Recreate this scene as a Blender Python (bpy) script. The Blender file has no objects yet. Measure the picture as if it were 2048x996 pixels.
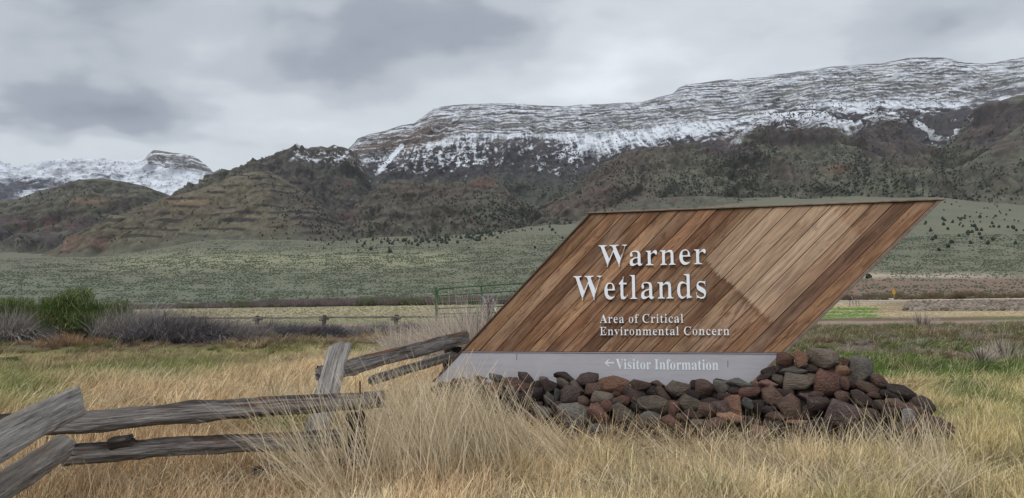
import bpy, math, random
import numpy as np
from mathutils import Vector, Matrix

# ------------------------------------------------------------------ scene, camera, world, sun
S = bpy.context.scene
COL = S.collection
rng = np.random.default_rng(7)
random.seed(7)

EYE = 1.65                     # camera height in metres
FPX = 1518.0                   # focal length in pixels of the 2048 px wide photograph
PITCH = math.atan2(97.0, FPX)
ROLL = math.radians(0.72)
_F = np.array((0.0, math.cos(PITCH), math.sin(PITCH)))
_R0 = np.array((1.0, 0.0, 0.0))
_U0 = np.array((0.0, -math.sin(PITCH), math.cos(PITCH)))
_R = _R0 * math.cos(ROLL) - _U0 * math.sin(ROLL)
_U = _U0 * math.cos(ROLL) + _R0 * math.sin(ROLL)

cam_data = bpy.data.cameras.new('camera')
cam_data.sensor_width = 36.0
cam_data.lens = 36.0 * FPX / 2048.0
cam_data.clip_start = 0.1
cam_data.clip_end = 60000.0
cam = bpy.data.objects.new('camera', cam_data)
COL.objects.link(cam)
cam.matrix_world = Matrix(((_R[0], _U[0], -_F[0], 0.0), (_R[1], _U[1], -_F[1], 0.0), (_R[2], _U[2], -_F[2], EYE), (0, 0, 0, 1)))
S.camera = cam
S.render.engine = 'CYCLES'
S.cycles.max_bounces = 4
S.cycles.diffuse_bounces = 2
S.cycles.glossy_bounces = 2
S.cycles.transmission_bounces = 2
S.cycles.transparent_max_bounces = 4
S.render.resolution_x, S.render.resolution_y = 1024, 498
S.view_settings.view_transform = 'Standard'
S.view_settings.look = 'None'
S.view_settings.gamma = 1.0
S.view_settings.exposure = 0.22
S.view_settings.use_curve_mapping = False

SUN_EL, SUN_AZ = math.radians(52), math.radians(215)     # azimuth clockwise from +Y: behind the camera, a little left
world = bpy.data.worlds.new('World')
S.world = world
world.use_nodes = True
wt = world.node_tree
wt.nodes.clear()


class NB:
    """small helper to write node trees briefly"""
    def __init__(s, tree):
        s.t = tree

    def n(s, kind, ins=None, **props):
        nd = s.t.nodes.new(kind)
        for k, v in props.items():
            setattr(nd, k, v)
        for k, v in (ins or {}).items():
            sock = nd.inputs[k]
            if isinstance(v, bpy.types.NodeSocket):
                s.t.links.new(v, sock)
            else:
                sock.default_value = v
        return nd

    def math(s, op, a, b=0.0, c=0.0, clamp=False):
        return s.n('ShaderNodeMath', {0: a, 1: b, 2: c}, operation=op, use_clamp=clamp).outputs[0]

    def vmath(s, op, a, b=(0, 0, 0)):
        nd = s.n('ShaderNodeVectorMath', {0: a}, operation=op)
        if isinstance(b, (int, float)) and op == 'SCALE':
            nd.inputs['Scale'].default_value = b
        elif isinstance(b, bpy.types.NodeSocket):
            s.t.links.new(b, nd.inputs[1])
        else:
            nd.inputs[1].default_value = b
        return nd.outputs['Value'] if op in ('DOT_PRODUCT', 'LENGTH', 'DISTANCE') else nd.outputs[0]

    def noise(s, vec, scale, detail=4.0, rough=0.55, dist=0.0, lac=2.0):
        return s.n('ShaderNodeTexNoise', {'Vector': vec, 'Scale': scale, 'Detail': detail, 'Roughness': rough, 'Distortion': dist, 'Lacunarity': lac})

    def ramp(s, fac, stops, interp='LINEAR'):
        nd = s.n('ShaderNodeValToRGB', {0: fac})
        cr = nd.color_ramp
        cr.interpolation = interp
        while len(cr.elements) < len(stops):
            cr.elements.new(0.5)
        for e, (p, c) in zip(cr.elements, stops):
            e.position = p
            e.color = (c, c, c, 1) if isinstance(c, (int, float)) else (*c, 1)
        return nd.outputs[0]

    def mix(s, fac, a, b, mode='MIX'):
        nd = s.t.nodes.new('ShaderNodeMix')
        nd.data_type = 'RGBA'
        nd.blend_type = mode
        for i, v in ((0, fac), (6, a), (7, b)):
            if isinstance(v, bpy.types.NodeSocket):
                s.t.links.new(v, nd.inputs[i])
            elif i and len(v) == 3:
                nd.inputs[i].default_value = (*v, 1)
            else:
                nd.inputs[i].default_value = v
        return nd.outputs[2]

    def scale_vec(s, vec, sc, loc=(0, 0, 0), rot=(0, 0, 0)):
        return s.n('ShaderNodeMapping', {'Vector': vec, 'Scale': sc, 'Location': loc, 'Rotation': rot}).outputs[0]

    def link(s, a, b):
        s.t.links.new(a, b)


def lin(r, g, b):
    """sRGB 0-255 -> linear"""
    return tuple(((v / 255.0) / 12.92 if v <= 10 else ((v / 255.0 + 0.055) / 1.055) ** 2.4) for v in (r, g, b))


def ray(px, py):
    px = np.asarray(px, float)
    py = np.asarray(py, float)
    return _F * FPX + np.multiply.outer(px - 1024.0, _R) + np.multiply.outer(498.0 - py, _U)


def P(px, py, Y):
    """world point seen at pixel (px, py) of the photograph at forward distance Y"""
    d = ray(px, py)
    k = np.asarray(Y, float) / d[..., 1]
    return d * k[..., None] + np.array((0.0, 0.0, EYE))


def project(p):
    q = np.asarray(p, float) - np.array((0.0, 0.0, EYE))
    f = q @ _F
    return 1024 + FPX * (q @ _R) / f, 498 - FPX * (q @ _U) / f


# the sky: an overcast layer of cloud over a physical sky
W = NB(wt)
tc = W.n('ShaderNodeTexCoord').outputs['Generated']
sky = W.n('ShaderNodeTexSky', sky_type='NISHITA', sun_disc=False, sun_elevation=SUN_EL, sun_rotation=SUN_AZ)
sep = W.n('ShaderNodeSeparateXYZ', {0: tc})
# clouds live on a flat layer overhead: direction divided by its height
h = W.math('MAXIMUM', W.math('ADD', sep.outputs[2], 0.16), 0.05)
lay = W.n('ShaderNodeCombineXYZ', {0: W.math('DIVIDE', sep.outputs[0], h), 1: W.math('DIVIDE', sep.outputs[1], h), 2: 0.0}).outputs[0]
warp = W.noise(tc, 3.5, 4.0, 0.6).outputs['Color']
wdir = W.vmath('ADD', tc, W.vmath('SCALE', W.vmath('SUBTRACT', warp, (0.5, 0.5, 0.5)), 0.16))
base = W.noise(W.scale_vec(lay, (0.9, 1.1, 1.0), (3.1, 1.7, 0)), 1.0, 6.0, 0.50, 0.1).outputs[0]
fine = W.noise(W.scale_vec(lay, (1.0, 1.0, 1.0)), 3.0, 6.0, 0.50, 0.1).outputs[0]
tone = W.math('ADD', W.math('ADD', W.math('MULTIPLY', base, 0.75), W.math('MULTIPLY', fine, 0.25)), 0.065)


def cloud_blob(px, py, rx, ry, gain):
    d = ray(px, py)
    d = d / np.linalg.norm(d)
    e = W.vmath('SUBTRACT', wdir, tuple(d))
    e = W.vmath('MULTIPLY', e, (1518.0 / rx, 1.0, 1518.0 / ry))
    l = W.vmath('LENGTH', e)
    g = W.n('ShaderNodeMapRange', {'Value': l, 1: 0.0, 2: 1.0, 3: gain, 4: 0.0}, interpolation_type='SMOOTHSTEP')
    return g.outputs[0]


for b in ((140, 250, 400, 105, -0.15), (40, 180, 380, 150, -0.08), (230, 255, 240, 70, -0.06), (850, 70, 420, 100, -0.13), (640, 125, 230, 100, -0.10), (960, 180, 300, 60, -0.05), (330, 70, 420, 150, 0.03),
          (500, 40, 210, 90, 0.12), (130, 305, 260, 45, 0.13), (520, 230, 210, 90, 0.07), (1250, 130, 260, 90, 0.05), (1130, 20, 160, 40, 0.05),
          (2010, 100, 130, 60, 0.09), (1500, 60, 330, 60, -0.03), (90, 60, 160, 90, -0.03), (1180, 190, 200, 30, 0.05), (1850, 40, 260, 60, -0.03)):
    tone = W.math('ADD', tone, cloud_blob(*b))
cloud = W.ramp(tone, [(0.20, lin(126, 133, 145)), (0.38, lin(152, 159, 170)), (0.49, lin(180, 186, 194)), (0.60, lin(201, 207, 213)), (0.76, lin(226, 231, 237))], 'EASE')
# an overcast sky grows brighter towards the zenith
zen = W.n('ShaderNodeMapRange', {'Value': sep.outputs[2], 1: 0.30, 2: 1.0, 3: 1.0, 4: 2.0}, interpolation_type='SMOOTHSTEP').outputs[0]
cl2 = W.n('ShaderNodeVectorMath', {0: cloud, 3: zen}, operation='SCALE').outputs[0]
below = W.n('ShaderNodeMapRange', {'Value': sep.outputs[2], 1: -0.06, 2: -0.01, 3: 0.0, 4: 1.0}).outputs[0]
cl3 = W.mix(below, (0.16, 0.15, 0.12), cl2)
bg1 = W.n('ShaderNodeBackground', {'Color': sky.outputs[0], 'Strength': 0.08})
bg2 = W.n('ShaderNodeBackground', {'Color': cl3, 'Strength': 1.0})
mx = W.n('ShaderNodeMixShader', {0: 0.94, 1: bg1.outputs[0], 2: bg2.outputs[0]})
out = W.n('ShaderNodeOutputWorld', {0: mx.outputs[0]})
world.cycles.sampling_method = 'MANUAL'
world.cycles.sample_map_resolution = 512

sun_data = bpy.data.lights.new('sun', 'SUN')
sun_data.energy = 1.2
sun_data.angle = math.radians(14)
sun_data.color = (1.0, 0.97, 0.93)
sun = bpy.data.objects.new('sun', sun_data)
COL.objects.link(sun)
sd = Vector((math.sin(SUN_AZ) * math.cos(SUN_EL), math.cos(SUN_AZ) * math.cos(SUN_EL), math.sin(SUN_EL)))
sun.rotation_euler = (-sd).to_track_quat('-Z', 'Y').to_euler()


# ------------------------------------------------------------------ helpers
def tag(o, label=None, cat=None, group=None, kind=None):
    for k, v in (('label', label), ('category', cat), ('group', group), ('kind', kind)):
        if v:
            o[k] = v
    return o


def add(name, me, mat=None, parent=None, loc=None):
    o = bpy.data.objects.new(name, me)
    COL.objects.link(o)
    if mat is not None and me is not None:
        me.materials.clear()
        me.materials.append(mat)
    if parent is not None:
        o.parent = parent
    if loc is not None:
        o.location = loc
    return o


def empty(name, loc, label=None, cat=None, group=None, rz=0.0):
    o = bpy.data.objects.new(name, None)
    COL.objects.link(o)
    o.empty_display_size = 0.3
    o.location = loc
    o.rotation_euler = (0, 0, rz)
    return tag(o, label, cat, group)


def mesh_np(name, V, F, smooth=True):
    """F: (n,3) or (n,4) int array"""
    me = bpy.data.meshes.new(name)
    V = np.ascontiguousarray(V, np.float32)
    F = np.ascontiguousarray(F, np.int32)
    k = F.shape[1]
    me.vertices.add(len(V))
    me.vertices.foreach_set('co', V.ravel())
    me.loops.add(F.size)
    me.loops.foreach_set('vertex_index', F.ravel())
    me.polygons.add(len(F))
    me.polygons.foreach_set('loop_start', np.arange(0, F.size, k, dtype=np.int32))
    me.polygons.foreach_set('loop_total', np.full(len(F), k, np.int32))
    me.polygons.foreach_set('use_smooth', np.full(len(F), smooth, bool))
    me.update(calc_edges=True)
    return me


def set_col(me, name, C):
    a = me.color_attributes.new(name, 'FLOAT_COLOR', 'POINT')
    C = np.asarray(C, np.float32)
    if C.shape[1] == 3:
        C = np.concatenate([C, np.ones((len(C), 1), np.float32)], 1)
    a.data.foreach_set('color', np.ascontiguousarray(C).ravel())


def set_f(me, name, v):
    a = me.attributes.new(name, 'FLOAT', 'POINT')
    a.data.foreach_set('value', np.ascontiguousarray(v, np.float32))


def grid_faces(nr, nc):
    i = np.arange(nr - 1)[:, None] * nc + np.arange(nc - 1)[None, :]
    return np.stack([i, i + 1, i + nc + 1, i + nc], -1).reshape(-1, 4)


_perm = np.random.default_rng(3).permutation(4096)
_ang = np.random.default_rng(4).random(4096) * 2 * np.pi
_gx, _gy = np.cos(_ang), np.sin(_ang)


def pn(x, y, seed=0):
    """2-D gradient noise, about -0.7..0.7"""
    x = np.asarray(x, float) + seed * 17.31
    y = np.asarray(y, float) + seed * 9.77
    xi = np.floor(x).astype(np.int64)
    yi = np.floor(y).astype(np.int64)
    xf, yf = x - xi, y - yi
    u = xf * xf * xf * (xf * (xf * 6 - 15) + 10)
    v = yf * yf * yf * (yf * (yf * 6 - 15) + 10)

    def g(ix, iy, fx, fy):
        k = _perm[(_perm[ix & 4095] + iy) & 4095]
        return _gx[k] * fx + _gy[k] * fy
    a = g(xi, yi, xf, yf)
    b = g(xi + 1, yi, xf - 1, yf)
    c = g(xi, yi + 1, xf, yf - 1)
    d = g(xi + 1, yi + 1, xf - 1, yf - 1)
    return (a * (1 - u) + b * u) * (1 - v) + (c * (1 - u) + d * u) * v


def fbm(x, y, octv=4, seed=0, gain=0.5):
    s = 0.0
    a = 1.0
    for o in range(octv):
        s = s + a * pn(x, y, seed + o * 3)
        x = x * 2.03
        y = y * 2.03
        a *= gain
    return s * 1.3


def ridged(x, y, octv=4, seed=0, gain=0.5):
    s = 0.0
    a = 1.0
    for o in range(octv):
        s = s + a * (1 - np.abs(pn(x, y, seed + o * 5)) * 2.6)
        x = x * 2.07
        y = y * 2.07
        a *= gain
    return s * 0.6


def sst(a, b, x):
    t = np.clip((np.asarray(x, float) - a) / (b - a), 0, 1)
    return t * t * (3 - 2 * t)


def pl(poly, px):
    a = np.asarray(poly, float)
    return np.interp(px, a[:, 0], a[:, 1])


def mixc(A, B, f):
    f = np.clip(f, 0, 1)[..., None]
    return np.asarray(A) * (1 - f) + np.asarray(B) * f


def new_mat(name, rough=0.9):
    m = bpy.data.materials.new(name)
    m.use_nodes = True
    N = NB(m.node_tree)
    b = m.node_tree.nodes['Principled BSDF']
    b.inputs['Roughness'].default_value = rough
    b.inputs['Specular IOR Level'].default_value = 0.25
    return m, N, b


def simple_mat(name, col, rough=0.8, var=0.25, scale=8.0, metal=0.0, bump=0.0):
    m, N, b = new_mat(name, rough)
    tc = N.n('ShaderNodeTexCoord').outputs['Object']
    n = N.noise(tc, scale, 5.0, 0.6).outputs[0]
    lo = tuple(c * (1 - var) for c in col)
    hi = tuple(min(1, c * (1 + var)) for c in col)
    N.link(N.ramp(n, [(0.3, lo), (0.7, hi)]), b.inputs['Base Color'])
    b.inputs['Metallic'].default_value = metal
    if bump:
        bp = N.n('ShaderNodeBump', {'Strength': bump, 'Distance': 0.02, 'Height': n})
        N.link(bp.outputs[0], b.inputs['Normal'])
    return m
# ------------------------------------------------------------------ materials for land
def land_mat(name, near=False):
    """vertex colour 'tint' gives what covers each place (soil, sage, rock, snow); nodes add grain"""
    m, N, b = new_mat(name, 0.95)
    b.inputs['Specular IOR Level'].default_value = 0.1
    geo = N.n('ShaderNodeNewGeometry').outputs['Position']
    col = N.n('ShaderNodeAttribute', attribute_name='tint')
    if near:
        n1 = N.noise(geo, 1.3, 6.0, 0.7).outputs[0]
        n2 = N.noise(geo, 14.0, 6.0, 0.7).outputs[0]
        f = N.math('ADD', N.math('MULTIPLY', n1, 0.5), N.math('MULTIPLY', n2, 0.5))
        bh, bd = n2, 0.05
        # sage bushes too far to be built singly
        vo = N.n('ShaderNodeTexVoronoi', {'Vector': N.scale_vec(geo, (0.34, 0.22, 0.0)), 'Scale': 1.0, 'Randomness': 1.0}).outputs['Distance']
        n3 = N.noise(N.scale_vec(geo, (0.05, 0.02, 0.0)), 1.0, 5.0, 0.7).outputs[0]
        spot = N.math('MULTIPLY', N.ramp(vo, [(0.20, 1.0), (0.42, 0.0)]), N.ramp(n3, [(0.35, 0.35), (0.6, 1.0)]))
        spot = N.math('MULTIPLY', spot, N.n('ShaderNodeAttribute', attribute_name='shrub').outputs['Fac'])
        c = N.mix(1.0, col.outputs['Color'], N.ramp(f, [(0.25, 0.62), (0.5, 1.0), (0.78, 1.35)]), 'MULTIPLY')
        c = N.mix(N.math('MULTIPLY', spot, 0.7), c, lin(80, 86, 73))
    else:
        n1 = N.noise(geo, 0.035, 7.0, 0.68).outputs[0]
        n2 = N.noise(geo, 0.22, 6.0, 0.75).outputs[0]
        f = N.math('ADD', N.math('MULTIPLY', n1, 0.5), N.math('MULTIPLY', n2, 0.5))
        bh, bd = f, 9.0
        c = N.mix(1.0, col.outputs['Color'], N.ramp(f, [(0.34, 0.50), (0.5, 0.92), (0.66, 1.45)]), 'MULTIPLY')
        # snow, broken up by rock and brush finer than the mesh
        sn = N.n('ShaderNodeAttribute', attribute_name='snow').outputs['Fac']
        n3 = N.noise(N.scale_vec(geo, (0.7, 0.3, 3.2)), 0.028, 6.0, 0.72).outputs[0]
        n4 = N.noise(geo, 0.11, 4.0, 0.7).outputs[0]
        n5 = N.math('ADD', N.math('MULTIPLY', n3, 0.6), N.math('MULTIPLY', n4, 0.4))
        n5 = N.n('ShaderNodeMapRange', {'Value': n5, 1: 0.36, 2: 0.64, 3: 0.0, 4: 1.0}).outputs[0]
        k = N.math('SUBTRACT', N.math('MULTIPLY', sn, 1.25), N.math('MULTIPLY', n5, 1.0))
        gate_ = N.n('ShaderNodeMapRange', {'Value': sn, 1: 0.02, 2: 0.22, 3: 0.0, 4: 1.0}).outputs[0]
        k = N.n('ShaderNodeMapRange', {'Value': k, 1: -0.34, 2: 0.42, 3: 0.0, 4: 0.92}).outputs[0]
        k = N.math('MULTIPLY', k, gate_)
        c = N.mix(k, c, (0.64, 0.67, 0.72))
    bp = N.n('ShaderNodeBump', {'Strength': 0.6, 'Distance': bd, 'Height': bh})
    N.link(bp.outputs[0], b.inputs['Normal'])
    N.link(c, b.inputs['Base Color'])
    return m


M_ground = land_mat('ground_cover', True)
M_hill = land_mat('hillside')

SAGE, SAGE_D, SAGE_L = np.array(lin(98, 98, 84)), np.array(lin(76, 77, 70)), np.array(lin(118, 116, 96))
BROWN, DROCK, REDS, TAN = np.array(lin(92, 82, 73)), np.array(lin(62, 57, 58)), np.array(lin(104, 80, 72)), np.array(lin(132, 118, 94))
PURP = np.array(lin(76, 66, 66))

# ------------------------------------------------------------------ the valley floor and the long sage slope, one sheet
FOOT = [(-400, 520), (0, 516), (200, 512), (300, 500), (420, 480), (700, 482), (850, 479), (1000, 468), (1150, 452), (1300, 428), (1500, 410), (1700, 402), (1880, 402), (2048, 412), (2500, 420)]
DFOOT, YFAN = 1900.0, 190.0
_fx = np.arange(-400, 2501, 50)
_fp = P(_fx, pl(FOOT, _fx), np.full(len(_fx), DFOOT))
_fs, _fz = _fp[:, 0] / DFOOT, _fp[:, 2]


def gz(x, y):
    x = np.asarray(x, float)
    y = np.asarray(y, float)
    yy = np.maximum(y, 1.0)
    s = x / yy
    zf = np.interp(s, _fs, _fz)
    fan = zf * (np.maximum(y - YFAN, 0) / (DFOOT - YFAN)) ** 1.45
    amp = np.clip(y / 400, 0, 1)
    z = fan + amp * (fbm(x / 160, y / 160, 3, 2) * 2.2 * np.clip(y / 900, 0, 1.4))
    z = z + 0.05 * fbm(x / 2.2, y / 2.2, 3, 5) * np.clip((60 - y) / 40, 0, 1)
    # left: low bank of soil under the dead brush; right: rough ditch edge
    z = z + 0.35 * sst(19, 23, y) * (1 - sst(31, 40, y)) * (1 - sst(2, 7, x - (y - 20) * 0.15))
    z = z - 0.25 * sst(13, 17, y) * (1 - sst(21, 27, y)) * sst(2, 5, x)
    # graded dirt track and the gravel road
    return z


rows = np.concatenate([np.linspace(-60, 3, 20), 3.2 * (3400 / 3.2) ** np.linspace(0, 1, 330)])
cols = np.linspace(-1.35, 1.35, 620)
X = cols[None, :] * (np.maximum(rows, 0) + 25)[:, None]
Yg = np.repeat(rows[:, None], len(cols), 1)
Z = gz(X, Yg)
gp = np.stack([X, Yg, Z], -1).reshape(-1, 3)
gx, gy = gp[:, 0], gp[:, 1]
qx, qy = project(np.where((gp[:, 1:2] > 2), gp, np.array((0, 2.0, 0))))


def ground_color(x, y, px, py):
    n1 = fbm(x / 6, y / 6, 4, 11)
    n2 = fbm(x / 1.3, y / 1.3, 3, 12)
    n3 = fbm(x / 60, y / 90, 4, 13)
    n4 = fbm(x / 300, y / 160, 4, 14)
    C = np.zeros((len(x), 3)) + np.array(lin(82, 71, 52))               # litter under the near grass
    C = mixc(C, lin(86, 90, 52), sst(0.0, 0.5, n1) * 0.6)
    # scrubby brown soil of the middle distance
    C = mixc(C, mixc(np.tile(lin(102, 86, 74), (len(x), 1)), lin(92, 100, 62), sst(0.0, 0.4, n1 + 0.4 * n2)), sst(11, 16, y + 3 * n1) * sst(1, 4, x))
    C = mixc(C, lin(116, 112, 70), sst(12, 15, y) * (1 - sst(1, 4, x)) * 0.8)
    C = mixc(C, lin(84, 76, 68), sst(21.5, 24, y + 1.5 * n1) * (1 - sst(1, 4, x)))
    # pale dry-grass field beyond the low fence
    C = mixc(C, mixc(np.tile(lin(146, 138, 112), (len(x), 1)), lin(128, 128, 98), sst(-.2, .4, n3 + 0.4 * n1)), sst(48, 54, y + 2 * n1))
    right = sst(0.36, 0.40, x / np.maximum(y, 5))
    C = mixc(C, lin(168, 150, 122), right * sst(48, 56, y + 3 * n1))
    C = mixc(C, lin(108, 96, 84), sst(0.43, 0.56, x / np.maximum(y, 5) + 0.03 * n1) * sst(62, 70, y - 0.0 * x) * (1 - sst(126, 134, y)))
    # dirt track and the gravel road
    tr = np.abs(y - (47 - x * 0.22) - 0.8 * n1)
    C = mixc(C, lin(136, 118, 104), 1 - sst(2.2, 3.4, tr))
    rd = np.abs(y - (152 - x * 0.12)) + 60 * (1 - right)
    C = mixc(C, lin(124, 122, 126), 1 - sst(9, 12, rd))
    # sage slope
    S1 = mixc(np.tile(np.array(lin(116, 116, 98)), (len(x), 1)), SAGE_L * 1.05, sst(-0.2, 0.7, n4 + 0.35 * n3) * 0.7)
    S1 = mixc(S1, np.array(lin(102, 106, 92)), sst(-0.1, 0.6, -n4) * 0.5)
    dr = ridged(x / 90 + 0.8 * fbm(x / 200, y / 200, 2, 19), y / 900, 3, 18)
    S1 = S1 * (1 - 0.22 * sst(0.75, 1.0, dr) * sst(300, 700, y))[:, None]
    S1 = S1 * 0.76
    yl = np.exp(-((py - 520 - 8 * n4) / 16.0) ** 2) * sst(150, 260, px) * (1 - sst(880, 960, px))
    S1 = mixc(S1, np.array(lin(136, 134, 104)), yl * 0.7)
    S1 = mixc(S1, np.array(lin(98, 106, 92)), sst(550, 575, py) * 0.4)
    far = sst(165, 185, y + 6 * n3)
    S1 = mixc(S1, lin(102, 99, 84), (1 - sst(0, 26, py - pl(FOOT, px) + 10 * n3)) * 0.8)
    C = mixc(C, S1, far)
    # bare reddish and whitish bank behind the road, right
    rb = right * far * sst(553, 562, py + 4 * n3)
    C = mixc(C, lin(118, 96, 82), rb * 0.9)
    wb = right * far * np.exp(-((py - 551 - 3 * n3) / 5.0) ** 2) * (1 - sst(1900, 2040, px) * .6)
    C = mixc(C, lin(168, 152, 134), wb * 0.85)
    gpt = right * (1 - sst(1742, 1775, px + 14 * n1)) * sst(612, 617, py) * (1 - sst(634, 640, py))
    C = mixc(C, lin(92, 120, 54), gpt * sst(-0.35, 0.15, n1 + 0.5 * n2) * 0.9)
    C = C * (1 + 0.25 * n2 * (1 - sst(20, 60, y)))[:, None]
    sh = far * (1 - rb * 0.55) * sst(150, 320, y)
    return np.clip(C, 0.01, 1), sh


gc, gsh = ground_color(gx, gy, qx, qy)
me = mesh_np('ground', gp, grid_faces(len(rows), len(cols)))
set_col(me, 'tint', gc)
set_f(me, 'shrub', gsh)
o = add('ground', me, M_ground)
tag(o, kind='structure')
del X, Yg, Z


# ------------------------------------------------------------------ hills and mountains as height sheets at their distances
def layer(name, rows, px0, px1, step, subs, disp, paint, back=500.0, crest_soft=0.12):
    """rows: [(pixel-height polyline, distance)] from foot to crest"""
    nc = int((px1 - px0) / step) + 1
    px = np.linspace(px0, px1, nc)
    R = []
    for yp, D in rows:
        d = pl(D, px) if isinstance(D, list) else np.full(nc, float(D))
        R.append(P(px, pl(yp, px), d))
    R = np.array(R)
    T, pts = [], []
    tot = float(sum(subs))
    acc = 0
    for k, sb in enumerate(subs):
        t = np.arange(sb) / sb
        pts.append(R[k][None] * (1 - t)[:, None, None] + R[k + 1][None] * t[:, None, None])
        T.append(acc + t * sb)
        acc += sb
    pts.append(R[-1][None])
    T.append(np.array([tot]))
    pts = np.concatenate(pts)
    T = np.concatenate(T) / tot
    # relax the joints between rows
    for _ in range(3):
        z = pts.copy()
        z[1:-1] = pts[:-2] * 0.25 + pts[1:-1] * 0.5 + pts[2:] * 0.25
        pts[1:-1] = z[1:-1]
    t = np.repeat(T[:, None], nc, 1)
    x, y, z = pts[..., 0].copy(), pts[..., 1].copy(), pts[..., 2].copy()
    dy, dz = disp(x, y, z, t)
    fade = 1 - sst(1 - crest_soft, 1.0, t) * 0.85
    y = y + dy * fade
    z = z + dz * fade
    front = np.stack([x, y, z], -1)
    last = front[-1]
    bk = []
    for q, dd in ((0.25, 25), (0.6, 120), (1.0, back)):
        b = last.copy()
        b[:, 1] += dd
        b[:, 0] *= 1 + dd / np.maximum(last[:, 1], 1)
        b[:, 2] -= (8, 60, 400)[(0.25, 0.6, 1.0).index(q)]
        bk.append(b)
    allp = np.concatenate([front, np.array(bk)])
    V = allp.reshape(-1, 3)
    nr = len(allp)
    fx, fy = project(V)
    tt = np.concatenate([t, np.ones((3, nc))]).reshape(-1)
    # downhill steepness of the built sheet
    gyd = np.gradient(allp[..., 1], axis=0)
    gzd = np.gradient(allp[..., 2], axis=0)
    steep = (np.abs(gzd) / (np.abs(gyd) + 1.0)).reshape(-1)
    lat = np.gradient(allp[..., 2], axis=1).reshape(-1) / (np.gradient(allp[..., 0], axis=1).reshape(-1) + 1e-3)
    hollow = np.gradient(np.gradient(allp[..., 2], axis=1), axis=1).reshape(-1)
    col, snow = paint(V[:, 0], V[:, 1], V[:, 2], fx, fy, tt, steep, lat, hollow)
    me = mesh_np(name, V, grid_faces(nr, nc))
    set_col(me, 'tint', np.clip(col, 0.01, 1))
    set_f(me, 'snow', np.clip(snow, 0, 1))
    o = add(name, me, M_hill)
    tag(o, kind='structure')
    LAYERS[name] = allp[:len(T)]
    return allp[:len(T)], fx, fy


def gully(x, y, wl, seed, stretch=2.6):
    w = fbm(x / 400, y / 400, 3, seed + 40)
    return ridged(x / wl + 0.9 * w, y / (wl * stretch) + 0.4 * w, 4, seed)


def ledges(z, x, y, period, seed):
    q = z / period + 1.3 * fbm(x / 500, y / 500, 3, seed) + 0.25 * fbm(x / 60, y / 60, 2, seed + 1)
    f = q - np.floor(q)
    return sst(0.0, 0.7, f) - f, f, np.floor(q)


LAYERS = {}
# main escarpment -----------------------------------------------------------------------------
CREST = [(560, 420), (640, 360), (690, 305), (706, 290), (716, 277), (735, 270), (770, 262), (800, 252), (828, 247), (848, 232), (866, 218), (885, 213), (930, 209), (980, 207), (1030, 207), (1080, 211),
         (1130, 213), (1160, 209), (1200, 209), (1240, 206), (1285, 204), (1310, 196), (1345, 188), (1358, 175), (1372, 169), (1400, 167), (1440, 160), (1500, 157), (1560, 148), (1610, 141), (1660, 134),
         (1700, 131), (1760, 127), (1790, 122), (1815, 116), (1850, 115), (1890, 116), (1915, 121), (1935, 126), (1965, 128), (1990, 126), (2010, 121), (2048, 114), (2150, 104), (2300, 112)]
SHELF = [(560, 440), (640, 380), (700, 318), (760, 318), (820, 296), (870, 285), (930, 270), (1000, 268), (1100, 270), (1200, 268), (1260, 262), (1330, 248), (1400, 246), (1470, 240), (1540, 222), (1620, 207), (1700, 205), (1800, 203), (1950, 205), (2048, 190), (2300, 180)]
LOW = [(560, 470), (640, 400), (700, 352), (760, 356), (850, 345), (1000, 350), (1100, 350), (1200, 330), (1280, 305), (1400, 292), (1500, 262), (1600, 244), (1700, 246), (1850, 240), (2048, 222), (2300, 215)]
BASE = [(560, 560), (640, 520), (700, 480), (760, 470), (900, 455), (1100, 440), (1300, 410), (1500, 380), (1700, 360), (2048, 340), (2300, 340)]
SNOWLO = [(560, 300), (640, 318), (700, 330), (760, 350), (800, 354), (840, 348), (870, 342), (920, 334), (960, 330), (1010, 332), (1060, 336), (1110, 342), (1160, 338), (1200, 328), (1260, 303), (1330, 294), (1400, 286), (1460, 276), (1500, 248),
          (1550, 226), (1600, 222), (1680, 230), (1730, 236), (1800, 226), (1870, 228), (1930, 216), (1980, 208), (2048, 196), (2300, 180)]


def d_main(x, y, z, t):
    led, f, q = ledges(z, x, y, 46.0, 21)
    g = gully(x, y, 150, 22, 3.0)
    g2 = ridged(x / 48 + 0.5 * fbm(x / 90, y / 90, 2, 24), y / 170, 3, 23)
    cliff = sst(0.62, 0.72, t)
    dy = -led * 26 * cliff - (g - 0.4) * (45 - 18 * cliff) - g2 * (14 - 6 * cliff)
    dz = (g - 0.5) * (24 - 16 * cliff) + led * 9 * cliff + fbm(x / 30, y / 30, 3, 25) * 5
    return dy, dz


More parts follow.
